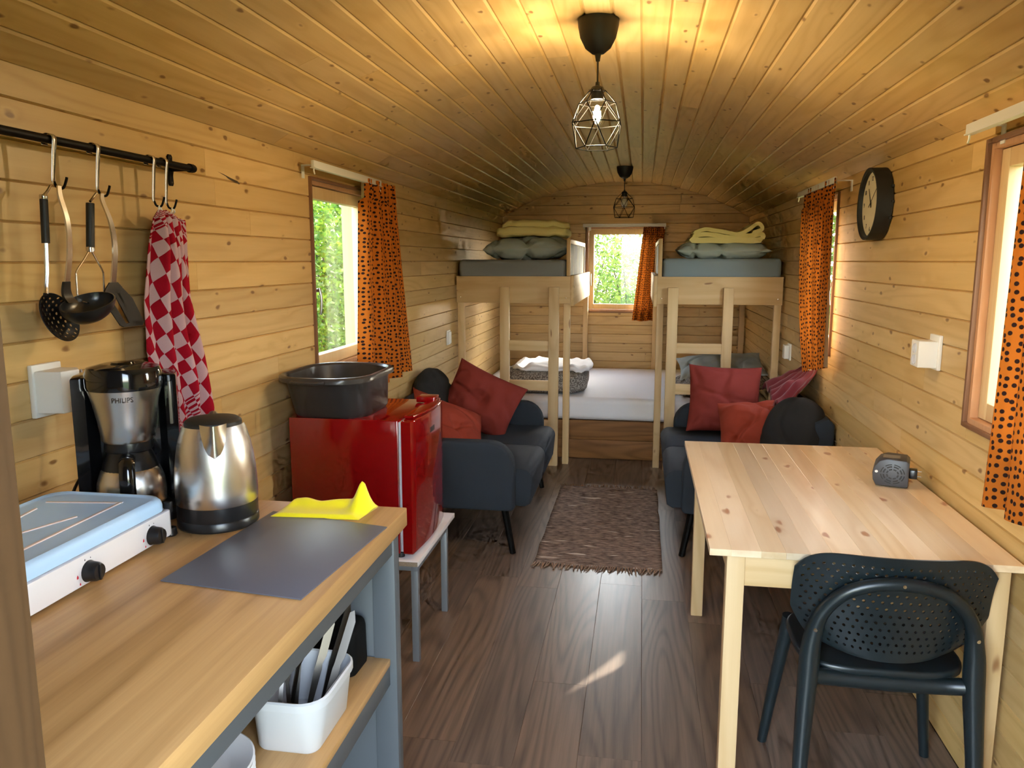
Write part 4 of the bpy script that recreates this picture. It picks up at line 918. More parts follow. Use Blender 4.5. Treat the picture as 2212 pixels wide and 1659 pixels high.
# potato masher
t = thing('potato_masher', 'potato masher with black grip and bent wire foot', 'masher', (UX - 0.02, 1.66, 1.36), 'utensils on the rail')
mx_ = UX - 0.012
B().tube(smoothpath([(mx_, 1.690, 1.618), (mx_, 1.676, 1.606), (mx_, 1.667, 1.598)], 4), 0.003, 8).obj('loop', 'steelpol', t)
B().tube([(mx_, 1.6665, 1.594), (mx_, 1.655, 1.492)], 0.0092, 12).obj('grip', 'blackmatte', t)
B().lathe([(0.0096, -0.004), (0.0096, 0.004), (0.008, 0.006), (0.008, -0.006)], (mx_, 1.6545, 1.489), 14).obj('ferrule', 'steelpol', t)
B().tube(smoothpath([(mx_, 1.652, 1.488), (mx_, 1.630, 1.465), (mx_, 1.604, 1.440), (mx_, 1.600, 1.425), (mx_, 1.599, 1.372)], 5), 0.0022, 8).tube(smoothpath([(mx_, 1.657, 1.488), (mx_, 1.672, 1.465), (mx_, 1.690, 1.440), (mx_, 1.692, 1.425), (mx_, 1.688, 1.372)], 5), 0.0022, 8).obj('wire_arms', 'steelpol', t)
B().tube(smoothpath([(mx_, 1.599, 1.373), (mx_ + 0.02, 1.606, 1.368), (mx_ - 0.01, 1.62, 1.368), (mx_ + 0.022, 1.636, 1.368), (mx_ - 0.01, 1.652, 1.368), (mx_ + 0.022, 1.668, 1.368), (mx_, 1.688, 1.373)], 6), 0.0022, 8).obj('wire_foot', 'steelpol', t)
# turner
t = thing('spatula_turner', 'black slotted turner with long steel handle on the second hook', 'turner', (UX, 1.71, 1.30), 'utensils on the rail')
tx_ = UX + 0.010
flatpath([(tx_ - 0.003, 1.684, 1.617), (tx_, 1.680, 1.60), (tx_ + 0.010, 1.690, 1.55), (tx_ + 0.010, 1.697, 1.49), (tx_, 1.694, 1.408)], 0.0055, 0.009, 0.004).obj('handle', 'steelpol', t)
hd_ = B(); TP = lambda a, b_, q: Vector((tx_ + q + 0.10 * (1.41 - b_) * 0.4, a, b_))
hd_.prism([(1.678, 1.412), (1.708, 1.412), (1.722, 1.400), (1.714, 1.388), (1.668, 1.382), (1.648, 1.373), (1.660, 1.395)], TP, 0, 0.004, 0.0008)
hd_.prism([(1.668, 1.385), (1.648, 1.374), (1.700, 1.309), (1.716, 1.305), (1.722, 1.313)], TP, 0, 0.003, 0.0006)
hd_.prism([(1.722, 1.400), (1.700, 1.386), (1.752, 1.306), (1.786, 1.303), (1.792, 1.312), (1.757, 1.372)], TP, 0, 0.003, 0.0006)
hd_.prism([(1.700, 1.310), (1.712, 1.304), (1.786, 1.303), (1.786, 1.318)], TP, 0, 0.003, 0.0006)
hd_.prism([(1.690, 1.386), (1.712, 1.386), (1.748, 1.312), (1.738, 1.308)], TP, 0, 0.003, 0.0006)
hd_.obj('slotted_blade', 'blackmatte', t, smooth=0.4)
# towels
def towel(nm, hook, prof, x0, rot, nfold, seed, label):
    t = thing('checked_towel', label, 'towel', (x0, hook.y, prof[-1][0]), 'checked tea towels')
    B().tube(smoothpath([(x0, hook.y - 0.010, prof[0][0] - 0.004), (hook.x + 0.004, hook.y - 0.007, hook.z - 0.012), (hook.x + 0.002, hook.y, hook.z - 0.001), (hook.x + 0.004, hook.y + 0.007, hook.z - 0.012), (x0, hook.y + 0.010, prof[0][0] - 0.004)], 5), 0.0022, 6).obj('hanging_loop', 'white', t)
    n = len(prof) - 1; ztop, zbot = prof[0][0], prof[-1][0]
    def fn(u, v):
        q = v * n; i = min(int(q), n - 1); f = q - i
        z = prof[i][0] * (1 - f) + prof[i + 1][0] * f; l = prof[i][1] * (1 - f) + prof[i + 1][1] * f; r = prof[i][2] * (1 - f) + prof[i + 1][2] * f
        y = l + (r - l) * u; k = min(1, v * 3 + 0.15)
        x = x0 + 0.020 * k * math.sin(2 * PI * nfold * u + seed + 1.2 * v) + 0.009 * k * math.sin(2 * PI * nfold * 2.3 * u + 2 * seed - v * 3) + 0.010 * noise.noise(Vector((u * 3, v * 4, seed)))
        return Vector((max(x, XL + 0.008), y, z + 0.012 * math.sin(5 * u + seed) * v))
    c, s = math.cos(rot), math.sin(rot)
    def uvf(u, v):
        wd = 0.42 * (0.55 + 0.45 * v); a = (u - 0.5) * wd; b_ = (v - 0.5) * 0.60; return (a * c - b_ * s, a * s + b_ * c)
    o = B().grid(fn, 70, 80, uvf).obj('cloth', 'towel', t, smooth=3.0, recalc=False)
    sm = o.modifiers.new('thick', 'SOLIDIFY'); sm.thickness = 0.004
towel('a', HK[3], [(1.588, 1.955, 1.985), (1.574, 1.945, 2.055), (1.50, 1.945, 2.050), (1.36, 1.935, 2.065), (1.20, 1.925, 2.115), (1.05, 1.92, 2.150), (0.90, 1.935, 2.165), (0.84, 1.95, 2.16)], -1.283, math.radians(38), 2.0, 2.0, 'red and white checked towel hanging lower, nearest the window')
towel('b', HK[2], [(1.592, 1.905, 1.930), (1.575, 1.888, 1.962), (1.50, 1.868, 1.968), (1.36, 1.838, 1.978), (1.24, 1.835, 1.998), (1.14, 1.86, 2.012), (1.04, 1.895, 2.015), (0.98, 1.93, 2.02)], -1.248, math.radians(28), 1.8, 4.2, 'red and white checked towel hanging nearest the turner')

# ---------------------------------------------------------------- fridge on a bench, dish tub
t = thing('low_bench', 'low white bench with grey metal legs under the red fridge', 'bench', (-1.02, 2.86, 0))
b = B().box(-1.27, -0.768, 2.585, 3.145, 0.375, 0.394, 0.001).obj('top', 'benchtop', t)
B().box(-1.268, -0.770, 2.5825, 2.5855, 0.3755, 0.3915).obj('raw_edge', 'chip', b, smooth=0)
for (x, y) in ((-0.80, 2.60), (-0.80, 3.025), (-1.255, 2.60), (-1.255, 3.025)): B().box(x, x + 0.025, y, y + 0.025, 0, 0.352, 0.001).obj('leg', 'greymetal', t)
B().box(-0.80, -0.775, 2.60, 3.05, 0.352, 0.374, 0.001).obj('frame_rail', 'greymetal', t)
B().box(-1.255, -1.23, 2.60, 3.05, 0.352, 0.374, 0.001).obj('frame_rail', 'greymetal', t)
B().box(-1.23, -0.80, 2.60, 2.625, 0.352, 0.374, 0.001).obj('frame_rail', 'greymetal', t)
B().box(-1.23, -0.80, 3.025, 3.05, 0.352, 0.374, 0.001).obj('frame_rail', 'greymetal', t)
t = thing('mini_fridge', 'glossy red mini fridge standing on the low bench', 'fridge', (-1.02, 2.83, 0.394))
B().box(-1.245, -0.838, 2.600, 3.040, 0.414, 0.905, 0.004).obj('body', 'red', t)
B().box(-0.838, -0.826, 2.608, 3.032, 0.42, 0.898, 0.001).obj('door_seal', 'seal', t)
dp = [(-0.826, 2.600), (-0.792, 2.600)] + [(-0.792 + 0.018 * math.sin(PI * (0.08 + 0.84 * k / 10)), 2.606 + 0.428 * k / 10) for k in range(11)] + [(-0.792, 3.040), (-0.826, 3.040)]
dr = B().prism(dp, XY, 0.412, 0.905, 0.007, 3).obj('door', 'red', t)
hp = B().prism([(-0.826, 2.640), (-0.79, 2.640)] + [(-0.788 + 0.020 * math.sin(PI * k / 8), 2.65 + 0.36 * k / 8) for k in range(9)] + [(-0.79, 3.02), (-0.826, 3.02)], XY, 0.905, 0.917, 0.003).obj('grip_strip', 'red', dr)
B().box(-0.875, -0.80, 2.962, 3.038, 0.906, 0.928, 0.004).obj('hinge_cover', 'red', t)
B().box(-0.7755, -0.7735, 2.800, 2.860, 0.822, 0.842, 0.0005).obj('badge', 'darkmark', dr)
for (x, y) in ((-0.845, 2.63), (-0.845, 3.01), (-1.22, 2.63), (-1.22, 3.01)): B().lathe([(0.001, 0.3942), (0.014, 0.3942), (0.014, 0.412), (0.001, 0.414)], (x, y, 0), 12).obj('foot', 'black', t)
B().box(-0.826, -0.79, 3.00, 3.036, 0.398, 0.412, 0.002).obj('hinge_plate', 'white', t)

t = thing('washing_up_tub', 'dark grey plastic washing-up tub on top of the red fridge', 'tub', (-1.13, 2.74, 0.905))
q0 = (-1.246, -0.966, 2.606, 2.93); q1 = (-1.280, -0.955, 2.548, 2.985)
tubwall(B(), [ring(*q0, 0.085, 0.9055), ring(*q0, 0.095, 0.917, 0.008), ring(*q1, 0.12, 1.050, -0.004), ring(*q1, 0.12, 1.050, -0.008), ring(*q0, 0.09, 0.920, 0.003), ring(*q0, 0.08, 0.912, -0.004)]).obj('basin', 'tub', t, smooth=0.7)
rm = B()
rr0 = [ring(*q1, 0.12, 1.046, -0.004), ring(*q1, 0.13, 1.036, 0.010), ring(*q1, 0.13, 1.037, 0.014), ring(*q1, 0.13, 1.052, 0.014), ring(*q1, 0.13, 1.058, 0.009), ring(*q1, 0.12, 1.058, -0.003), ring(*q1, 0.12, 1.050, -0.008)]
vs = []; fs = []; n = len(rr0[0])
for r in rr0: vs += r
k = len(rr0)
for i in range(k):
    for j in range(n): fs.append((i * n + j, i * n + (j + 1) % n, ((i + 1) % k) * n + (j + 1) % n, ((i + 1) % k) * n + j))
rm.add(vs, fs).obj('rim', 'tubrim', t, smooth=0.8)
for y in (2.523, 2.992):
    s_ = -1 if y < 2.7 else 1
    B().tube(smoothpath([(-1.19, y + s_ * 0.008, 1.048), (-1.17, y + s_ * 0.016, 1.046), (-1.09, y + s_ * 0.016, 1.046), (-1.07, y + s_ * 0.008, 1.048)], 4), 0.006, 8).obj('handle', 'tubrim', t)

# ---------------------------------------------------------------- sofas
def sofa(loc_y0, loc_y1, sgn, xback, xarm, xseat, label):
    t = thing('two_seat_sofa', label, 'sofa', ((xback + xarm) / 2, (loc_y0 + loc_y1) / 2, 0), 'charcoal two-seat sofas')
    X = lambda d: xback + sgn * d; D = abs(xarm - xback); DS = abs(xseat - xback)
    def armpoly():
        r = 0.13; p = [(0.0, 0.225), (0.0, 0.545)]; p += [(0.03, 0.575)]
        for i in range(9): a = PI / 2 * i / 8; p.append((D - r + r * math.sin(a), 0.575 - r + r * math.cos(a)))
        return p + [(D, 0.24), (D - 0.015, 0.225)]
    P = lambda a, b_, q: Vector((X(a), q, b_))
    B().prism(armpoly(), P, loc_y0, loc_y0 + 0.085, 0.015, 3).obj('armrest', 'sofa', t)
    B().prism(armpoly(), P, loc_y1 - 0.085, loc_y1, 0.015, 3).obj('armrest', 'sofa', t)
    y0, y1 = loc_y0 + 0.087, loc_y1 - 0.087; ym = (y0 + y1) / 2
    sp = [(0.12, 0.27), (0.12, 0.425)] + [(DS - 0.055 + 0.055 * math.sin(PI / 2 * i / 7), 0.370 + 0.055 * math.cos(PI / 2 * i / 7)) for i in range(8)] + [(DS - 0.012, 0.245), (DS - 0.04, 0.228)]
    for (a, c) in ((y0, ym - 0.001), (ym + 0.001, y1)): B().prism(sp, P, a, c, 0.007, 2).obj('seat_cushion', 'sofa', t)
    B().prism([(0.13, 0.215), (D - 0.02, 0.215), (D - 0.02, 0.268), (0.13, 0.268)], P, y0, y1).obj('seat_frame', 'sofa', t)
    B().prism([(0.0, 0.24), (0.0, 0.68), (0.03, 0.71), (0.09, 0.69), (0.14, 0.43), (0.115, 0.24)], P, y0, y1, 0.012, 3).obj('backrest', 'sofa', t)
    for yy in (loc_y0 + 0.03, loc_y1 - 0.03):
        for (a, b_) in ((D - 0.05, D - 0.008), (0.06, 0.03)):
            B().tube([(X(a), yy, 0.228), (X(b_), yy, 0.0)], [0.018, 0.015], 10).obj('leg', 'blackmetal', t)
    return t
sofa(3.70, 4.935, 1, XL + 0.012, -0.602, -0.520, 'charcoal sofa along the left wall behind the red fridge')
sofa(3.80, 5.035, -1, XR - 0.012, 0.222, 0.140, 'charcoal sofa along the right wall behind the pine table')

def pillow(w, h, th, seed, pinch=0.07, wr=0.006, n=40, ex=2.6, disc=False):
    b = B(); vs = []; fs = []
    def pt(i, j, s):
        u, v = -1 + 2 * i / n, -1 + 2 * j / n
        x = u * w / 2 * (1 - pinch * (1 - v * v)); y = v * h / 2 * (1 - pinch * (1 - u * u))
        e = max(0, (1 - abs(u) ** ex) * (1 - abs(v) ** ex))
        if disc:
            x = w / 2 * u * math.sqrt(1 - v * v * 0.42); y = h / 2 * v * math.sqrt(1 - u * u * 0.42)
        z = th / 2 * e ** (0.45 if disc else 0.6)
        k = e ** 0.3; q = Vector((x * 7, y * 7, s * 3 + seed * 5.1))
        z += wr * k * noise.noise(q) + wr * 0.7 * k * noise.noise(q * 2.6)
        r = abs(noise.noise(Vector((x * 4.2 + seed, y * 4.2, seed)))); z -= wr * 2.2 * k * max(0, 1 - r * 7); r2_ = abs(noise.noise(Vector((x * 2.3 + seed * 2, y * 6.0 + x * 3, seed + 4)))); z -= wr * 1.8 * k * max(0, 1 - r2_ * 8)
        return Vector((x, y, s * max(z, 0.0008)))
    for s in (1, -1):
        o = len(vs)
        for j in range(n + 1):
            for i in range(n + 1): vs.append(pt(i, j, s))
        for j in range(n):
            for i in range(n): a = o + j * (n + 1) + i; fs.append((a, a + 1, a + n + 2, a + n + 1))
    per = [i for i in range(n + 1)] + [j * (n + 1) + n for j in range(1, n + 1)] + [n * (n + 1) + i for i in range(n - 1, -1, -1)] + [j * (n + 1) for j in range(n - 1, 0, -1)]
    o = (n + 1) ** 2
    for k in range(len(per)): a, c = per[k], per[(k + 1) % len(per)]; fs.append((a, c, o + c, o + a))
    return b.add(vs, fs)
def orient(c, right, up):
    r = Vector(right).normalized(); u = Vector(up); u = (u - r * u.dot(r)).normalized(); n = r.cross(u)
    return Matrix(((r.x, u.x, n.x, c[0]), (r.y, u.y, n.y, c[1]), (r.z, u.z, n.z, c[2]), (0, 0, 0, 1)))
def cushion(nm, mat, w, h, th, seed, c, right, up, label, cat='cushion', group='loose sofa cushions', **k):
    return tag(pillow(w, h, th, seed, **k).xf(orient(c, right, up)).obj(nm, mat, smooth=3.0), label, cat, group)
cushion('sofa_cushion', 'wine', 0.45, 0.37, 0.17, 1, (-0.945, 4.60, 0.620), (0.90, 0.06, -0.42), (0.36, 0.35, 0.90), 'rust red cushion tilted against the left sofa near the bunk', wr=0.014)
cushion('sofa_cushion', 'brick', 0.47, 0.46, 0.15, 2, (-1.03, 4.12, 0.520), (0.70, 0.55, -0.42), (-0.10, 0.72, 0.50), 'orange-red cushion slumped on the left sofa behind the fridge', wr=0.010)
cushion('sofa_cushion', 'darkcush', 0.50, 0.50, 0.16, 3, (-1.19, 4.50, 0.585), (0.10, 0.98, 0.04), (-0.30, 0.0, 0.95), 'charcoal cushion leaning on the left wall', wr=0.006, pinch=0.02, disc=True)
cushion('sofa_cushion', 'wine', 0.43, 0.42, 0.15, 4, (0.505, 4.78, 0.640), (0.98, -0.05, -0.02), (0.16, 0.40, 0.92), 'wine red cushion upright on the right sofa beside the bunk ladder', wr=0.007)
cushion('sofa_cushion', 'brick', 0.37, 0.36, 0.20, 5, (0.615, 4.30, 0.565), (0.92, -0.1, 0.10), (0.22, 0.62, 0.68), 'orange-red cushion with a sun patch on the right sofa', wr=0.012)
cushion('sofa_cushion', 'darkcush', 0.35, 0.39, 0.18, 6, (0.765, 4.03, 0.600), (0.55, -0.80, 0.05), (0.30, 0.25, 0.92), 'plump charcoal cushion on the right sofa next to the wall', wr=0.003, disc=True)
# burgundy garment bunched on the sofa back
def bagfn(u, v):
    a = u * 2 - 1; x = 0.935 - 0.20 * v ** 1.4 - 0.02 * math.sin(6 * u); y = 4.42 + (0.12 + 0.28 * v) * a + 0.12 * v
    z = 0.90 - 0.19 * v ** 1.2 + 0.024 * math.sin(u * 34 + v * 2) * (0.4 + v) * (1 - 0.3 * v) + 0.02 * noise.noise(Vector((u * 4, v * 4, 3))); return Vector((min(x, 0.937), y, z))
o = B().grid(bagfn, 90, 30).obj('burgundy_cloth', 'burgundy', smooth=3.0, recalc=False); sm = o.modifiers.new('thick', 'SOLIDIFY'); sm.thickness = 0.012
tag(o, 'pleated burgundy cloth bunched on the right sofa under the curtain', 'cloth')

# ---------------------------------------------------------------- bunks, ladders, bedding
def bunk(x_wall, x_in, sgn, label, yg1):
    # sgn = +1 when the aisle lies at larger x
    t = thing('bunk_bed', label, 'bunk bed', ((x_wall + x_in) / 2, 6.45, 0), 'raised pine bunks')
    lo, hi = min(x_wall, x_in), max(x_wall, x_in)
    B().box(lo, hi, 5.500, 5.522, 1.166, 1.354, 0.002).obj('front_board', 'pine_x', t)
    xs = (x_in, x_in + sgn * 0.024)
    B().box(min(xs), max(xs), 5.500, 7.19, 1.150, 1.360, 0.003).obj('side_board', 'pine_y', t)
    pw = 0.046
    for xp in (x_wall + sgn * 0.002, x_in - sgn * (pw + 0.002)):
        a = (xp, xp + sgn * pw)
        for (y, h) in ((5.523, 1.35), (7.40, 1.35)): B().box(min(a), max(a), y, y + 0.045, 0, h, 0.003).obj('post', 'pine_z', t)
    B().box(lo + 0.003, hi - 0.003, 7.448, 7.47, 1.166, 1.354, 0.002).obj('back_board', 'pine_x', t)
    for k in range(9):
        y = 5.60 + k * 0.215; B().box(lo + 0.003, hi - 0.003, y, y + 0.09, 1.315, 1.333).obj('slat', 'pine_x', t)
    B().box(x_wall if sgn > 0 else x_wall - 0.022, x_wall + 0.022 if sgn > 0 else x_wall, 5.572, 7.398, 1.28, 1.314).obj('support_rail', 'pine_y', t)
    # guard with an olive fabric panel
    gx = (x_in - sgn * 0.004, x_in - sgn * 0.030); g0, g1 = min(gx), max(gx)
    gd = B().box(g0, g1, 5.524, 5.556, 1.355, 1.612, 0.002).obj('guard_post', 'pine_z', t)
    B().box(g0, g1, yg1, yg1 + 0.032, 1.355, 1.612, 0.002).obj('guard_post', 'pine_z', t)
    B().box(g0, g1, 5.556, yg1, 1.580, 1.612, 0.002).obj('guard_rail', 'pine_y', t)
    B().box((g0 + g1) / 2 - 0.004, (g0 + g1) / 2 + 0.004, 5.556, yg1, 1.357, 1.580).obj('guard_panel', 'olive', t)
    for xb in (lo + 0.03, hi - 0.03): B().lathe([(0.005, 0), (0.004, -0.002), (0.001, -0.003)], (xb, 5.500, 1.205), 10, 'y').obj('screw', 'steelpol', t)
    return t
bunk(-1.309, -0.494, 1, 'raised pine bunk bed on the left with the grey mattress', 6.93)
bunk(0.934, 0.104, -1, 'raised pine bunk bed on the right with the blue-grey mattress', 6.93)
def ladder(s0, s1, label, ytop=5.460):
    t = thing('bunk_ladder', label, 'ladder', ((s0[0] + s1[1]) / 2, 5.47, 0), 'pine bunk ladders')
    for s in (s0, s1): B().box(s[0], s[1], 5.456, 5.499, 0, 1.281, 0.003).obj('stile', 'pine_z', t)
    for z in (0.831, 0.546, 0.262): B().box(s0[1] - 0.018, s1[0] + 0.018, 5.462, 5.494, z, z + 0.072, 0.003).obj('rung', 'pine_x', t)
ladder((-0.988, -0.922), (-0.640, -0.570), 'pine ladder fixed to the front of the left bunk')
ladder((0.176, 0.246), (0.545, 0.612), 'pine ladder fixed to the front of the right bunk')
def soft(b, amp, sc, seed, zmin=None):
    b.v = [v + Vector((noise.noise(v * sc + Vector((seed, 0, 0))), noise.noise(v * sc + Vector((0, seed, 3))), noise.noise(v * sc + Vector((5, 0, seed))) if zmin is None or v.z > zmin else 0)) * amp for v in b.v]; return b
def slab(x0, x1, y0, y1, z0, z1, r, nx=14, ny=20, nz=4):
    bm = bmesh.new(); bmesh.ops.create_grid(bm, x_segments=nx, y_segments=ny, size=0.5); bm.free()
    b = B(); nu = 4 * 12
    pr = rrect(x0, x1, y0, y1, min(r, (x1 - x0) / 3), 6)
    return b.prism(pr, XY, z0, z1, min(r, (z1 - z0) * 0.45), 4)
tag(slab(-1.300, -0.530, 5.530, 7.44, 1.336, 1.470, 0.03).obj('bunk_mattress', 'greysheet'), 'grey sheeted mattress on the left bunk', 'mattress', 'bunk mattresses')
tag(slab(0.140, 0.925, 5.530, 7.44, 1.336, 1.478, 0.03).obj('bunk_mattress', 'bluesheet'), 'blue-grey sheeted mattress on the right bunk', 'mattress', 'bunk mattresses')
cushion('bed_pillow', 'greypil', 0.62, 0.46, 0.17, 11, (-0.822, 5.80, 1.552), (1, 0, 0.03), (0, 1, 0.02), 'grey pillow under the yellow duvet on the left bunk', 'pillow', 'bed pillows', wr=0.012, ex=4.5, pinch=0.04)
cushion('bed_pillow', 'bluepil', 0.63, 0.44, 0.135, 12, (0.550, 5.80, 1.533), (1, 0, -0.01), (0, 1, 0.02), 'blue-green pillow under the yellow duvet on the right bunk', 'pillow', 'bed pillows', wr=0.014, ex=5.0, pinch=0.04)
# folded duvets
def puff(x0, x1, y0, y1, z0, z1, seed, amp=0.008, bulge=0.0):
    cx_, cy_, cz_ = (x0 + x1) / 2, (y0 + y1) / 2, (z0 + z1) / 2; n, m = 64, 24; b = B(); vs = []; fs = []
    for j in range(m + 1):
        ph = -PI / 2 + PI * j / m
        for i in range(n):
            th = 2 * PI * i / n
            f = lambda c, e: math.copysign(abs(c) ** e, c)
            x = f(math.cos(ph), 0.35) * f(math.cos(th), 0.35); y = f(math.cos(ph), 0.35) * f(math.sin(th), 0.35); z = f(math.sin(ph), 0.55)
            p = Vector((cx_ + x * (x1 - x0) / 2, cy_ + y * (y1 - y0) / 2, cz_ + z * (z1 - z0) / 2 + bulge * (1 - x * x)))
            p += Vector((noise.noise(p * 9 + Vector((seed, 0, 0))), noise.noise(p * 9 + Vector((0, seed, 0))), noise.noise(p * 11 + Vector((0, 0, seed))))) * amp
            p.z += amp * 0.5 * math.sin(p.x * 60 + seed) * (1 if abs(y) > 0.6 else 0.2)
            vs.append(p)
    for j in range(m):
        for i in range(n): fs.append((j * n + i, j * n + (i + 1) % n, (j + 1) * n + (i + 1) % n, (j + 1) * n + i))
    return b.add(vs, fs)
t = thing('folded_duvet', 'pale yellow duvet folded on the grey pillow of the left bunk', 'duvet', (-0.79, 5.80, 1.62), 'folded yellow duvets')
puff(-1.050, -0.525, 5.60, 6.02, 1.622, 1.700, 1, 0.008, 0.014).obj('fold', 'yelduvet', t, smooth=3.0)
puff(-1.020, -0.535, 5.62, 6.02, 1.680, 1.742, 2, 0.010, 0.012).obj('fold', 'yelduvet', t, smooth=3.0)
def ribbon(path, th, y0, y1, seed, mat, par):
    p = smoothpath([(a, 0, c) for a, c in path], 8); k = len(p); outl = []
    L_ = []; R_ = []
    for i in range(k):
        d = (p[min(i + 1, k - 1)] - p[max(i - 1, 0)]).normalized(); n_ = Vector((-d.z, 0, d.x)); L_.append(p[i] + n_ * th / 2); R_.append(p[i] - n_ * th / 2)
    d0 = (p[0] - p[1]).normalized(); d1 = (p[-1] - p[-2]).normalized()
    poly = L_ + [p[-1] + d1 * th * 0.5] + R_[::-1] + [p[0] + d0 * th * 0.5]; m = 16; b = B(); vs = []; fs = []; c = len(poly)
    for j in range(m + 1):
        y = y0 + (y1 - y0) * j / m; sh_ = 1.0
        for q in poly: vs.append(Vector((q.x, y, q.z)) + Vector((noise.noise(Vector((q.x * 8, y * 8, seed))), 0.8 * noise.noise(Vector((q.x * 12, q.z * 12, seed + 2))), noise.noise(Vector((q.x * 9, y * 9, seed + 5))))) * 0.010)
    for j in range(m):
        for i in range(c): fs.append((j * c + i, j * c + (i + 1) % c, (j + 1) * c + (i + 1) % c, (j + 1) * c + i))
    b.add(vs, fs)
    for j, rv in ((0, True), (m, False)):
        cen = sum((vs[j * c + i] for i in range(c)), Vector()) / c
    # end caps: strips between the two sides of the ribbon
    for j in (0, m):
        o = j * c; kk = k
        capf = [(o + i, o + i + 1, o + c - 3 - i, o + c - 2 - i) for i in range(kk - 1)] + [(o + c - 1, o, o + c - 2), (o + k - 1, o + k, o + k + 1)]
        b.f += capf
    return b.obj('fold', mat, par, smooth=1.2)
t = thing('folded_duvet', 'lemon yellow duvet loosely folded on the blue-green pillow of the right bunk', 'duvet', (0.56, 5.80, 1.57), 'folded yellow duvets')
ribbon([(0.33, 1.600), (0.45, 1.602), (0.60, 1.598), (0.72, 1.600), (0.790, 1.604)], 0.038, 5.60, 6.0, 1, 'yelduvet2', t)
ribbon([(0.345, 1.628), (0.40, 1.640), (0.50, 1.632), (0.60, 1.622), (0.72, 1.628), (0.79, 1.640), (0.806, 1.618)], 0.030, 5.61, 6.0, 3, 'yelduvet2', t)
ribbon([(0.35, 1.652), (0.42, 1.672), (0.50, 1.662), (0.58, 1.645), (0.64, 1.645), (0.70, 1.672), (0.76, 1.708), (0.79, 1.700), (0.795, 1.670), (0.74, 1.652)], 0.026, 5.60, 5.98, 5, 'yelduvet2', t)

# lower double bed
t = thing('double_bed', 'low double bed base with brown wooden front under the bunks', 'bed', (-0.19, 6.6, 0))
for i, (z0, z1) in enumerate(((0.003, 0.145), (0.147, 0.290))): B().box(-1.316, 0.938, 5.715, 5.737, z0, z1, 0.0025).obj('front_plank', 'bedoak', t)
B().box(-1.316, 0.938, 5.738, 7.395, 0.02, 0.288).obj('base', 'bedoak', t, smooth=0)
b = slab(-1.316, 0.938, 5.705, 7.395, 0.291, 0.462, 0.045); tag(b.obj('double_mattress', 'whitesheet'), 'white sheeted mattress on the low double bed', 'mattress')
t = thing('speckled_duvet', 'grey speckled duvet folded on the left of the double bed', 'duvet', (-0.7, 6.05, 0.462))
puff(-1.06, -0.395, 5.78, 6.35, 0.464, 0.640, 4, 0.010).obj('lower_fold', 'speckle', t, smooth=3.0)
puff(-0.98, -0.375, 5.85, 6.40, 0.612, 0.668, 7, 0.020, 0.012).obj('upper_fold', 'whitesheet', t, smooth=3.0)
cushion('bed_pillow', 'speckle', 0.70, 0.48, 0.17, 14, (0.60, 6.02, 0.552), (1, 0.05, 0.10), (0, 1, 0.10), 'grey speckled pillow lying on the right of the double bed', 'pillow', 'bed pillows', wr=0.010)
cushion('bed_pillow', 'greypil', 0.66, 0.46, 0.15, 15, (0.62, 6.22, 0.650), (1, 0.02, 0.08), (0, 0.95, 0.25), 'grey-green pillow on top of the speckled pillow of the double bed', 'pillow', 'bed pillows', wr=0.010)

# ---------------------------------------------------------------- rug
t = thing('woven_rug', 'brown woven rag rug on the floor between the sofas', 'rug', (-0.18, 4.28, 0))
def rugfn(u, v):
    x = -0.488 + 0.618 * u + 0.006 * noise.noise(Vector((v * 8, 1 if u < 0.5 else 7, 0))); y = 3.612 + 1.340 * v + 0.008 * noise.noise(Vector((u * 4, v * 3, 0)))
    return Vector((x, y, 0.008 + 0.0035 * math.sin(v * 1.34 / 0.024 * 2 * PI) + 0.002 * noise.noise(Vector((u * 9, v * 20, 2)))))
b = B().grid(rugfn, 24, 320); nb = 25 * 321
b.grid(lambda u, v: Vector((rugfn(u, v).x, rugfn(u, v).y, 0.0008)), 24, 320)
rim_ = [(i, 0) for i in range(25)] + [(24, j) for j in range(1, 321)] + [(i, 320) for i in range(23, -1, -1)] + [(0, j) for j in range(319, 0, -1)]
ids = [j * 25 + i for i, j in rim_]; b.f += [(ids[k], ids[(k + 1) % len(ids)], nb + ids[(k + 1) % len(ids)], nb + ids[k]) for k in range(len(ids))]
b.obj('weave', 'rug', t, smooth=3.0)
b = B(); r = random.Random(4)
for (y, s) in ((3.612, -1), (4.952, 1)):
    for k in range(52):
        x = -0.486 + 0.612 * (k + 0.5) / 52; L_ = r.uniform(0.035, 0.07); dx = r.uniform(-0.02, 0.012)
        b.tube([(x, y - s * 0.006, 0.007), (x + dx * 0.4, y + s * L_ * 0.5, 0.006), (x + dx, y + s * L_, 0.004)], [0.0038, 0.0035, 0.002], 5)
o = b.obj('fringe', 'fringe', t); o['kind'] = 'stuff'

# ---------------------------------------------------------------- table, chair, heater
t = thing('pine_table', 'pale pine dining table against the right wall', 'table', (0.56, 2.6, 0))
ST = 12; x0, x1 = 0.190, 0.936; rnd = random.Random(21); xs = [x0 + (x1 - x0) * (k + (rnd.uniform(-0.18, 0.18) if 0 < k < ST else 0)) / ST for k in range(ST + 1)]
for k in range(ST):
    B().box(xs[k], xs[k + 1], 1.983, 3.220, 0.712, 0.730, 0.0006, 1).obj('stave', 'table', t, smooth=0)
for (x, y) in ((0.236, 2.000), (0.868, 2.000), (0.236, 3.155), (0.868, 3.155)): B().box(x, x + 0.046, y, y + 0.046, 0, 0.7115, 0.002).obj('leg', 'pine_z', t)
for y in (2.008, 3.172): B().box(0.282, 0.868, y, y + 0.02, 0.625, 0.7115, 0.001).obj('apron', 'pine_x', t)
for x in (0.248, 0.885): B().box(x, x + 0.02, 2.046, 3.155, 0.625, 0.7115, 0.001).obj('apron', 'pine_y', t)

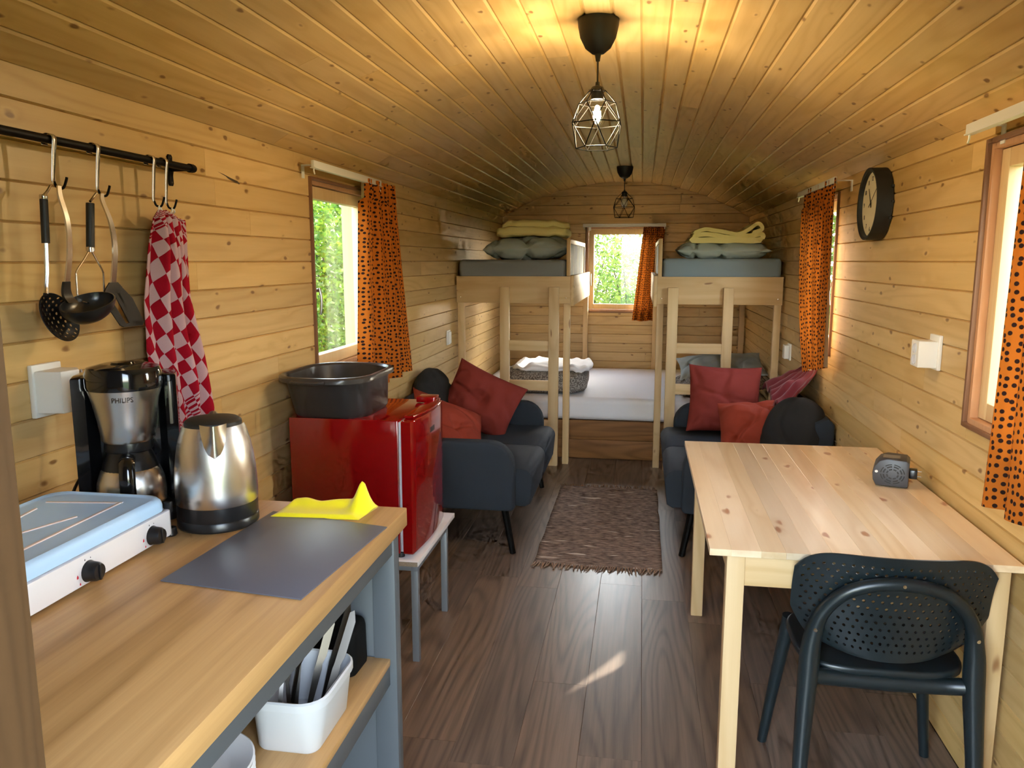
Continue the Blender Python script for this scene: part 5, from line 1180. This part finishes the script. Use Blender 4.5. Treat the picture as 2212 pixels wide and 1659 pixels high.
t = thing('plastic_chair', 'dark teal plastic chair with perforated back tucked at the table', 'chair', (0.63, 2.05, 0))
XC = 0.632
def backfn(u, v):
    s = 2 * u - 1
    w = 0.160 + 0.074 * min(1, (v / 0.38)) ** 0.55 + 0.002 * v
    x = XC + s * w; z = 0.478 + 0.282 * v
    z -= 0.055 * abs(s) ** 7 * v ** 3; z += 0.022 * abs(s) ** 2.2 * (1 - v) ** 2
    y = 1.938 - 0.035 * v + 0.058 * abs(s) ** 2.2 + 0.010 * math.sin(PI * v)
    return Vector((x, y, z))
kp_ = lambda u, v: 0.05 < v < 0.95 and 0.045 < u < 0.955 and ((2 * u - 1) ** 10 + (2 * v - 1) ** 10 < 0.75)
o = perf(backfn, 22, 15, 0.195, kp_, stagger=True, hole_v=0.225).obj('backrest', 'chair', t, smooth=0)
sm = o.modifiers.new('thick', 'SOLIDIFY'); sm.thickness = 0.004; sm.offset = 0
lx0, lx1 = XC - 0.212, XC + 0.212
hoop = smoothpath([(lx0 + 0.000, 1.880, 0.0), (lx0 + 0.008, 1.912, 0.22), (lx0 + 0.018, 1.934, 0.42), (lx0 + 0.024, 1.936, 0.53), (lx0 + 0.045, 1.924, 0.61), (lx0 + 0.105, 1.906, 0.675), (XC, 1.896, 0.700),
                   (lx1 - 0.105, 1.906, 0.675), (lx1 - 0.045, 1.924, 0.61), (lx1 - 0.024, 1.936, 0.53), (lx1 - 0.018, 1.934, 0.42), (lx1 - 0.008, 1.912, 0.22), (lx1, 1.880, 0.0)], 6)
k = len(hoop); rad = [0.0165 + 0.009 * math.exp(-((abs(i / (k - 1) - 0.5) - 0.31) / 0.10) ** 2) for i in range(k)]
B().tube(hoop, rad, 12).obj('rear_frame', 'chair', t, smooth=1.0)
for (xa, xb) in ((0.400, 0.452), (0.868, 0.812)): B().tube(smoothpath([(xa, 2.312, 0.0), (xa + (xb - xa) * 0.5, 2.29, 0.22), (xb, 2.262, 0.435)], 5), [0.0135 + 0.0008 * i for i in range(11)], 12).obj('front_leg', 'chair', t, smooth=1.0)
def seatp(s_):
    out = []
    for i in range(40):
        a = 2 * PI * i / 40; cx_, sy_ = math.cos(a), math.sin(a)
        out.append((XC + 0.205 * s_ * math.copysign(abs(cx_) ** 0.55, cx_), 2.118 + 0.172 * s_ * math.copysign(abs(sy_) ** 0.55, sy_)))
    return out
B().prism(seatp(1.0), XY, 0.430, 0.452, 0.008, 3).obj('seat', 'chair', t)
B().tube(smoothpath([(lx0 + 0.018, 1.936, 0.432), (XC - 0.13, 1.955, 0.418), (XC, 1.958, 0.414), (XC + 0.13, 1.955, 0.418), (lx1 - 0.018, 1.936, 0.432)], 6), 0.021, 12).obj('cross_bar', 'chair', t)
for (x, y, z) in ((lx0 + 0.026, 1.914, 0.56), (lx1 - 0.026, 1.914, 0.56), (XC, 1.8815, 0.700)): B().lathe([(0.0055, 0.004), (0.0055, 0.0), (0.004, -0.002), (0.001, -0.0022)], (x, y, z), 12, 'y').obj('screw', 'steelpol', t)

t = thing('plug_in_heater', 'small dark grey plug-in fan heater lying on the pine table', 'heater', (0.832, 2.690, 0.7302), local=True, rotz=math.radians(-18)); t.scale = (1.2, 1.2, 1.08)
hpoly = []
for i in range(11): a = PI / 2 + PI / 2 * i / 10; hpoly.append((-0.018 + 0.034 * math.cos(a), 0.045 + 0.043 * math.sin(a) if i < 6 else 0.045 + 0.043 * math.sin(a)))
hpoly = [(0.042, 0.004), (0.044, 0.012), (0.044, 0.078), (0.036, 0.086), (-0.012, 0.088), (-0.030, 0.080), (-0.042, 0.062), (-0.046, 0.042), (-0.044, 0.020), (-0.036, 0.004)]
B().prism(hpoly, XZ, -0.045, 0.045, 0.004, 2).obj('housing', 'heater', t)
gb = B(); gc = Vector((0.004, -0.0456, 0.043))
for (r0, r1, nseg) in ((0.0275, 0.0305, 8), (0.0205, 0.0245, 8), (0.012, 0.016, 8)):
    for k in range(nseg):
        a0, a1 = 2 * PI * k / nseg + 0.10, 2 * PI * (k + 1) / nseg - 0.10; m = 5; vs = []
        for i in range(m + 1):
            a = a0 + (a1 - a0) * i / m; vs += [gc + Vector((r0 * math.cos(a), 0, r0 * math.sin(a))), gc + Vector((r1 * math.cos(a), 0, r1 * math.sin(a)))]
        gb.add(vs, [(2 * i, 2 * i + 1, 2 * i + 3, 2 * i + 2) for i in range(m)])
gb.obj('vent_slots', 'blackmatte', t, smooth=0, recalc=False)
B().lathe([(0.001, -0.0462), (0.004, -0.0462), (0.004, -0.045)], (-0.036, 0, 0.047), 12, 'y').obj('indicator_light', 'white', t)
B().add([(-0.022, -0.030, 0.0885), (0.020, -0.030, 0.0885), (0.020, 0.010, 0.0885), (-0.022, 0.010, 0.0885)], [(0, 1, 2, 3)]).obj('rating_sticker', 'labelgrey', t, smooth=0, recalc=False)
pg = B().box(0.044, 0.064, -0.024, 0.006, 0.028, 0.056, 0.003).obj('plug_block', 'black', t)
for z in (0.034, 0.050): B().tube([(0.064, -0.009, z), (0.074, -0.009, z)], 0.0021, 8).obj('plug_pin', 'steelpol', pg)
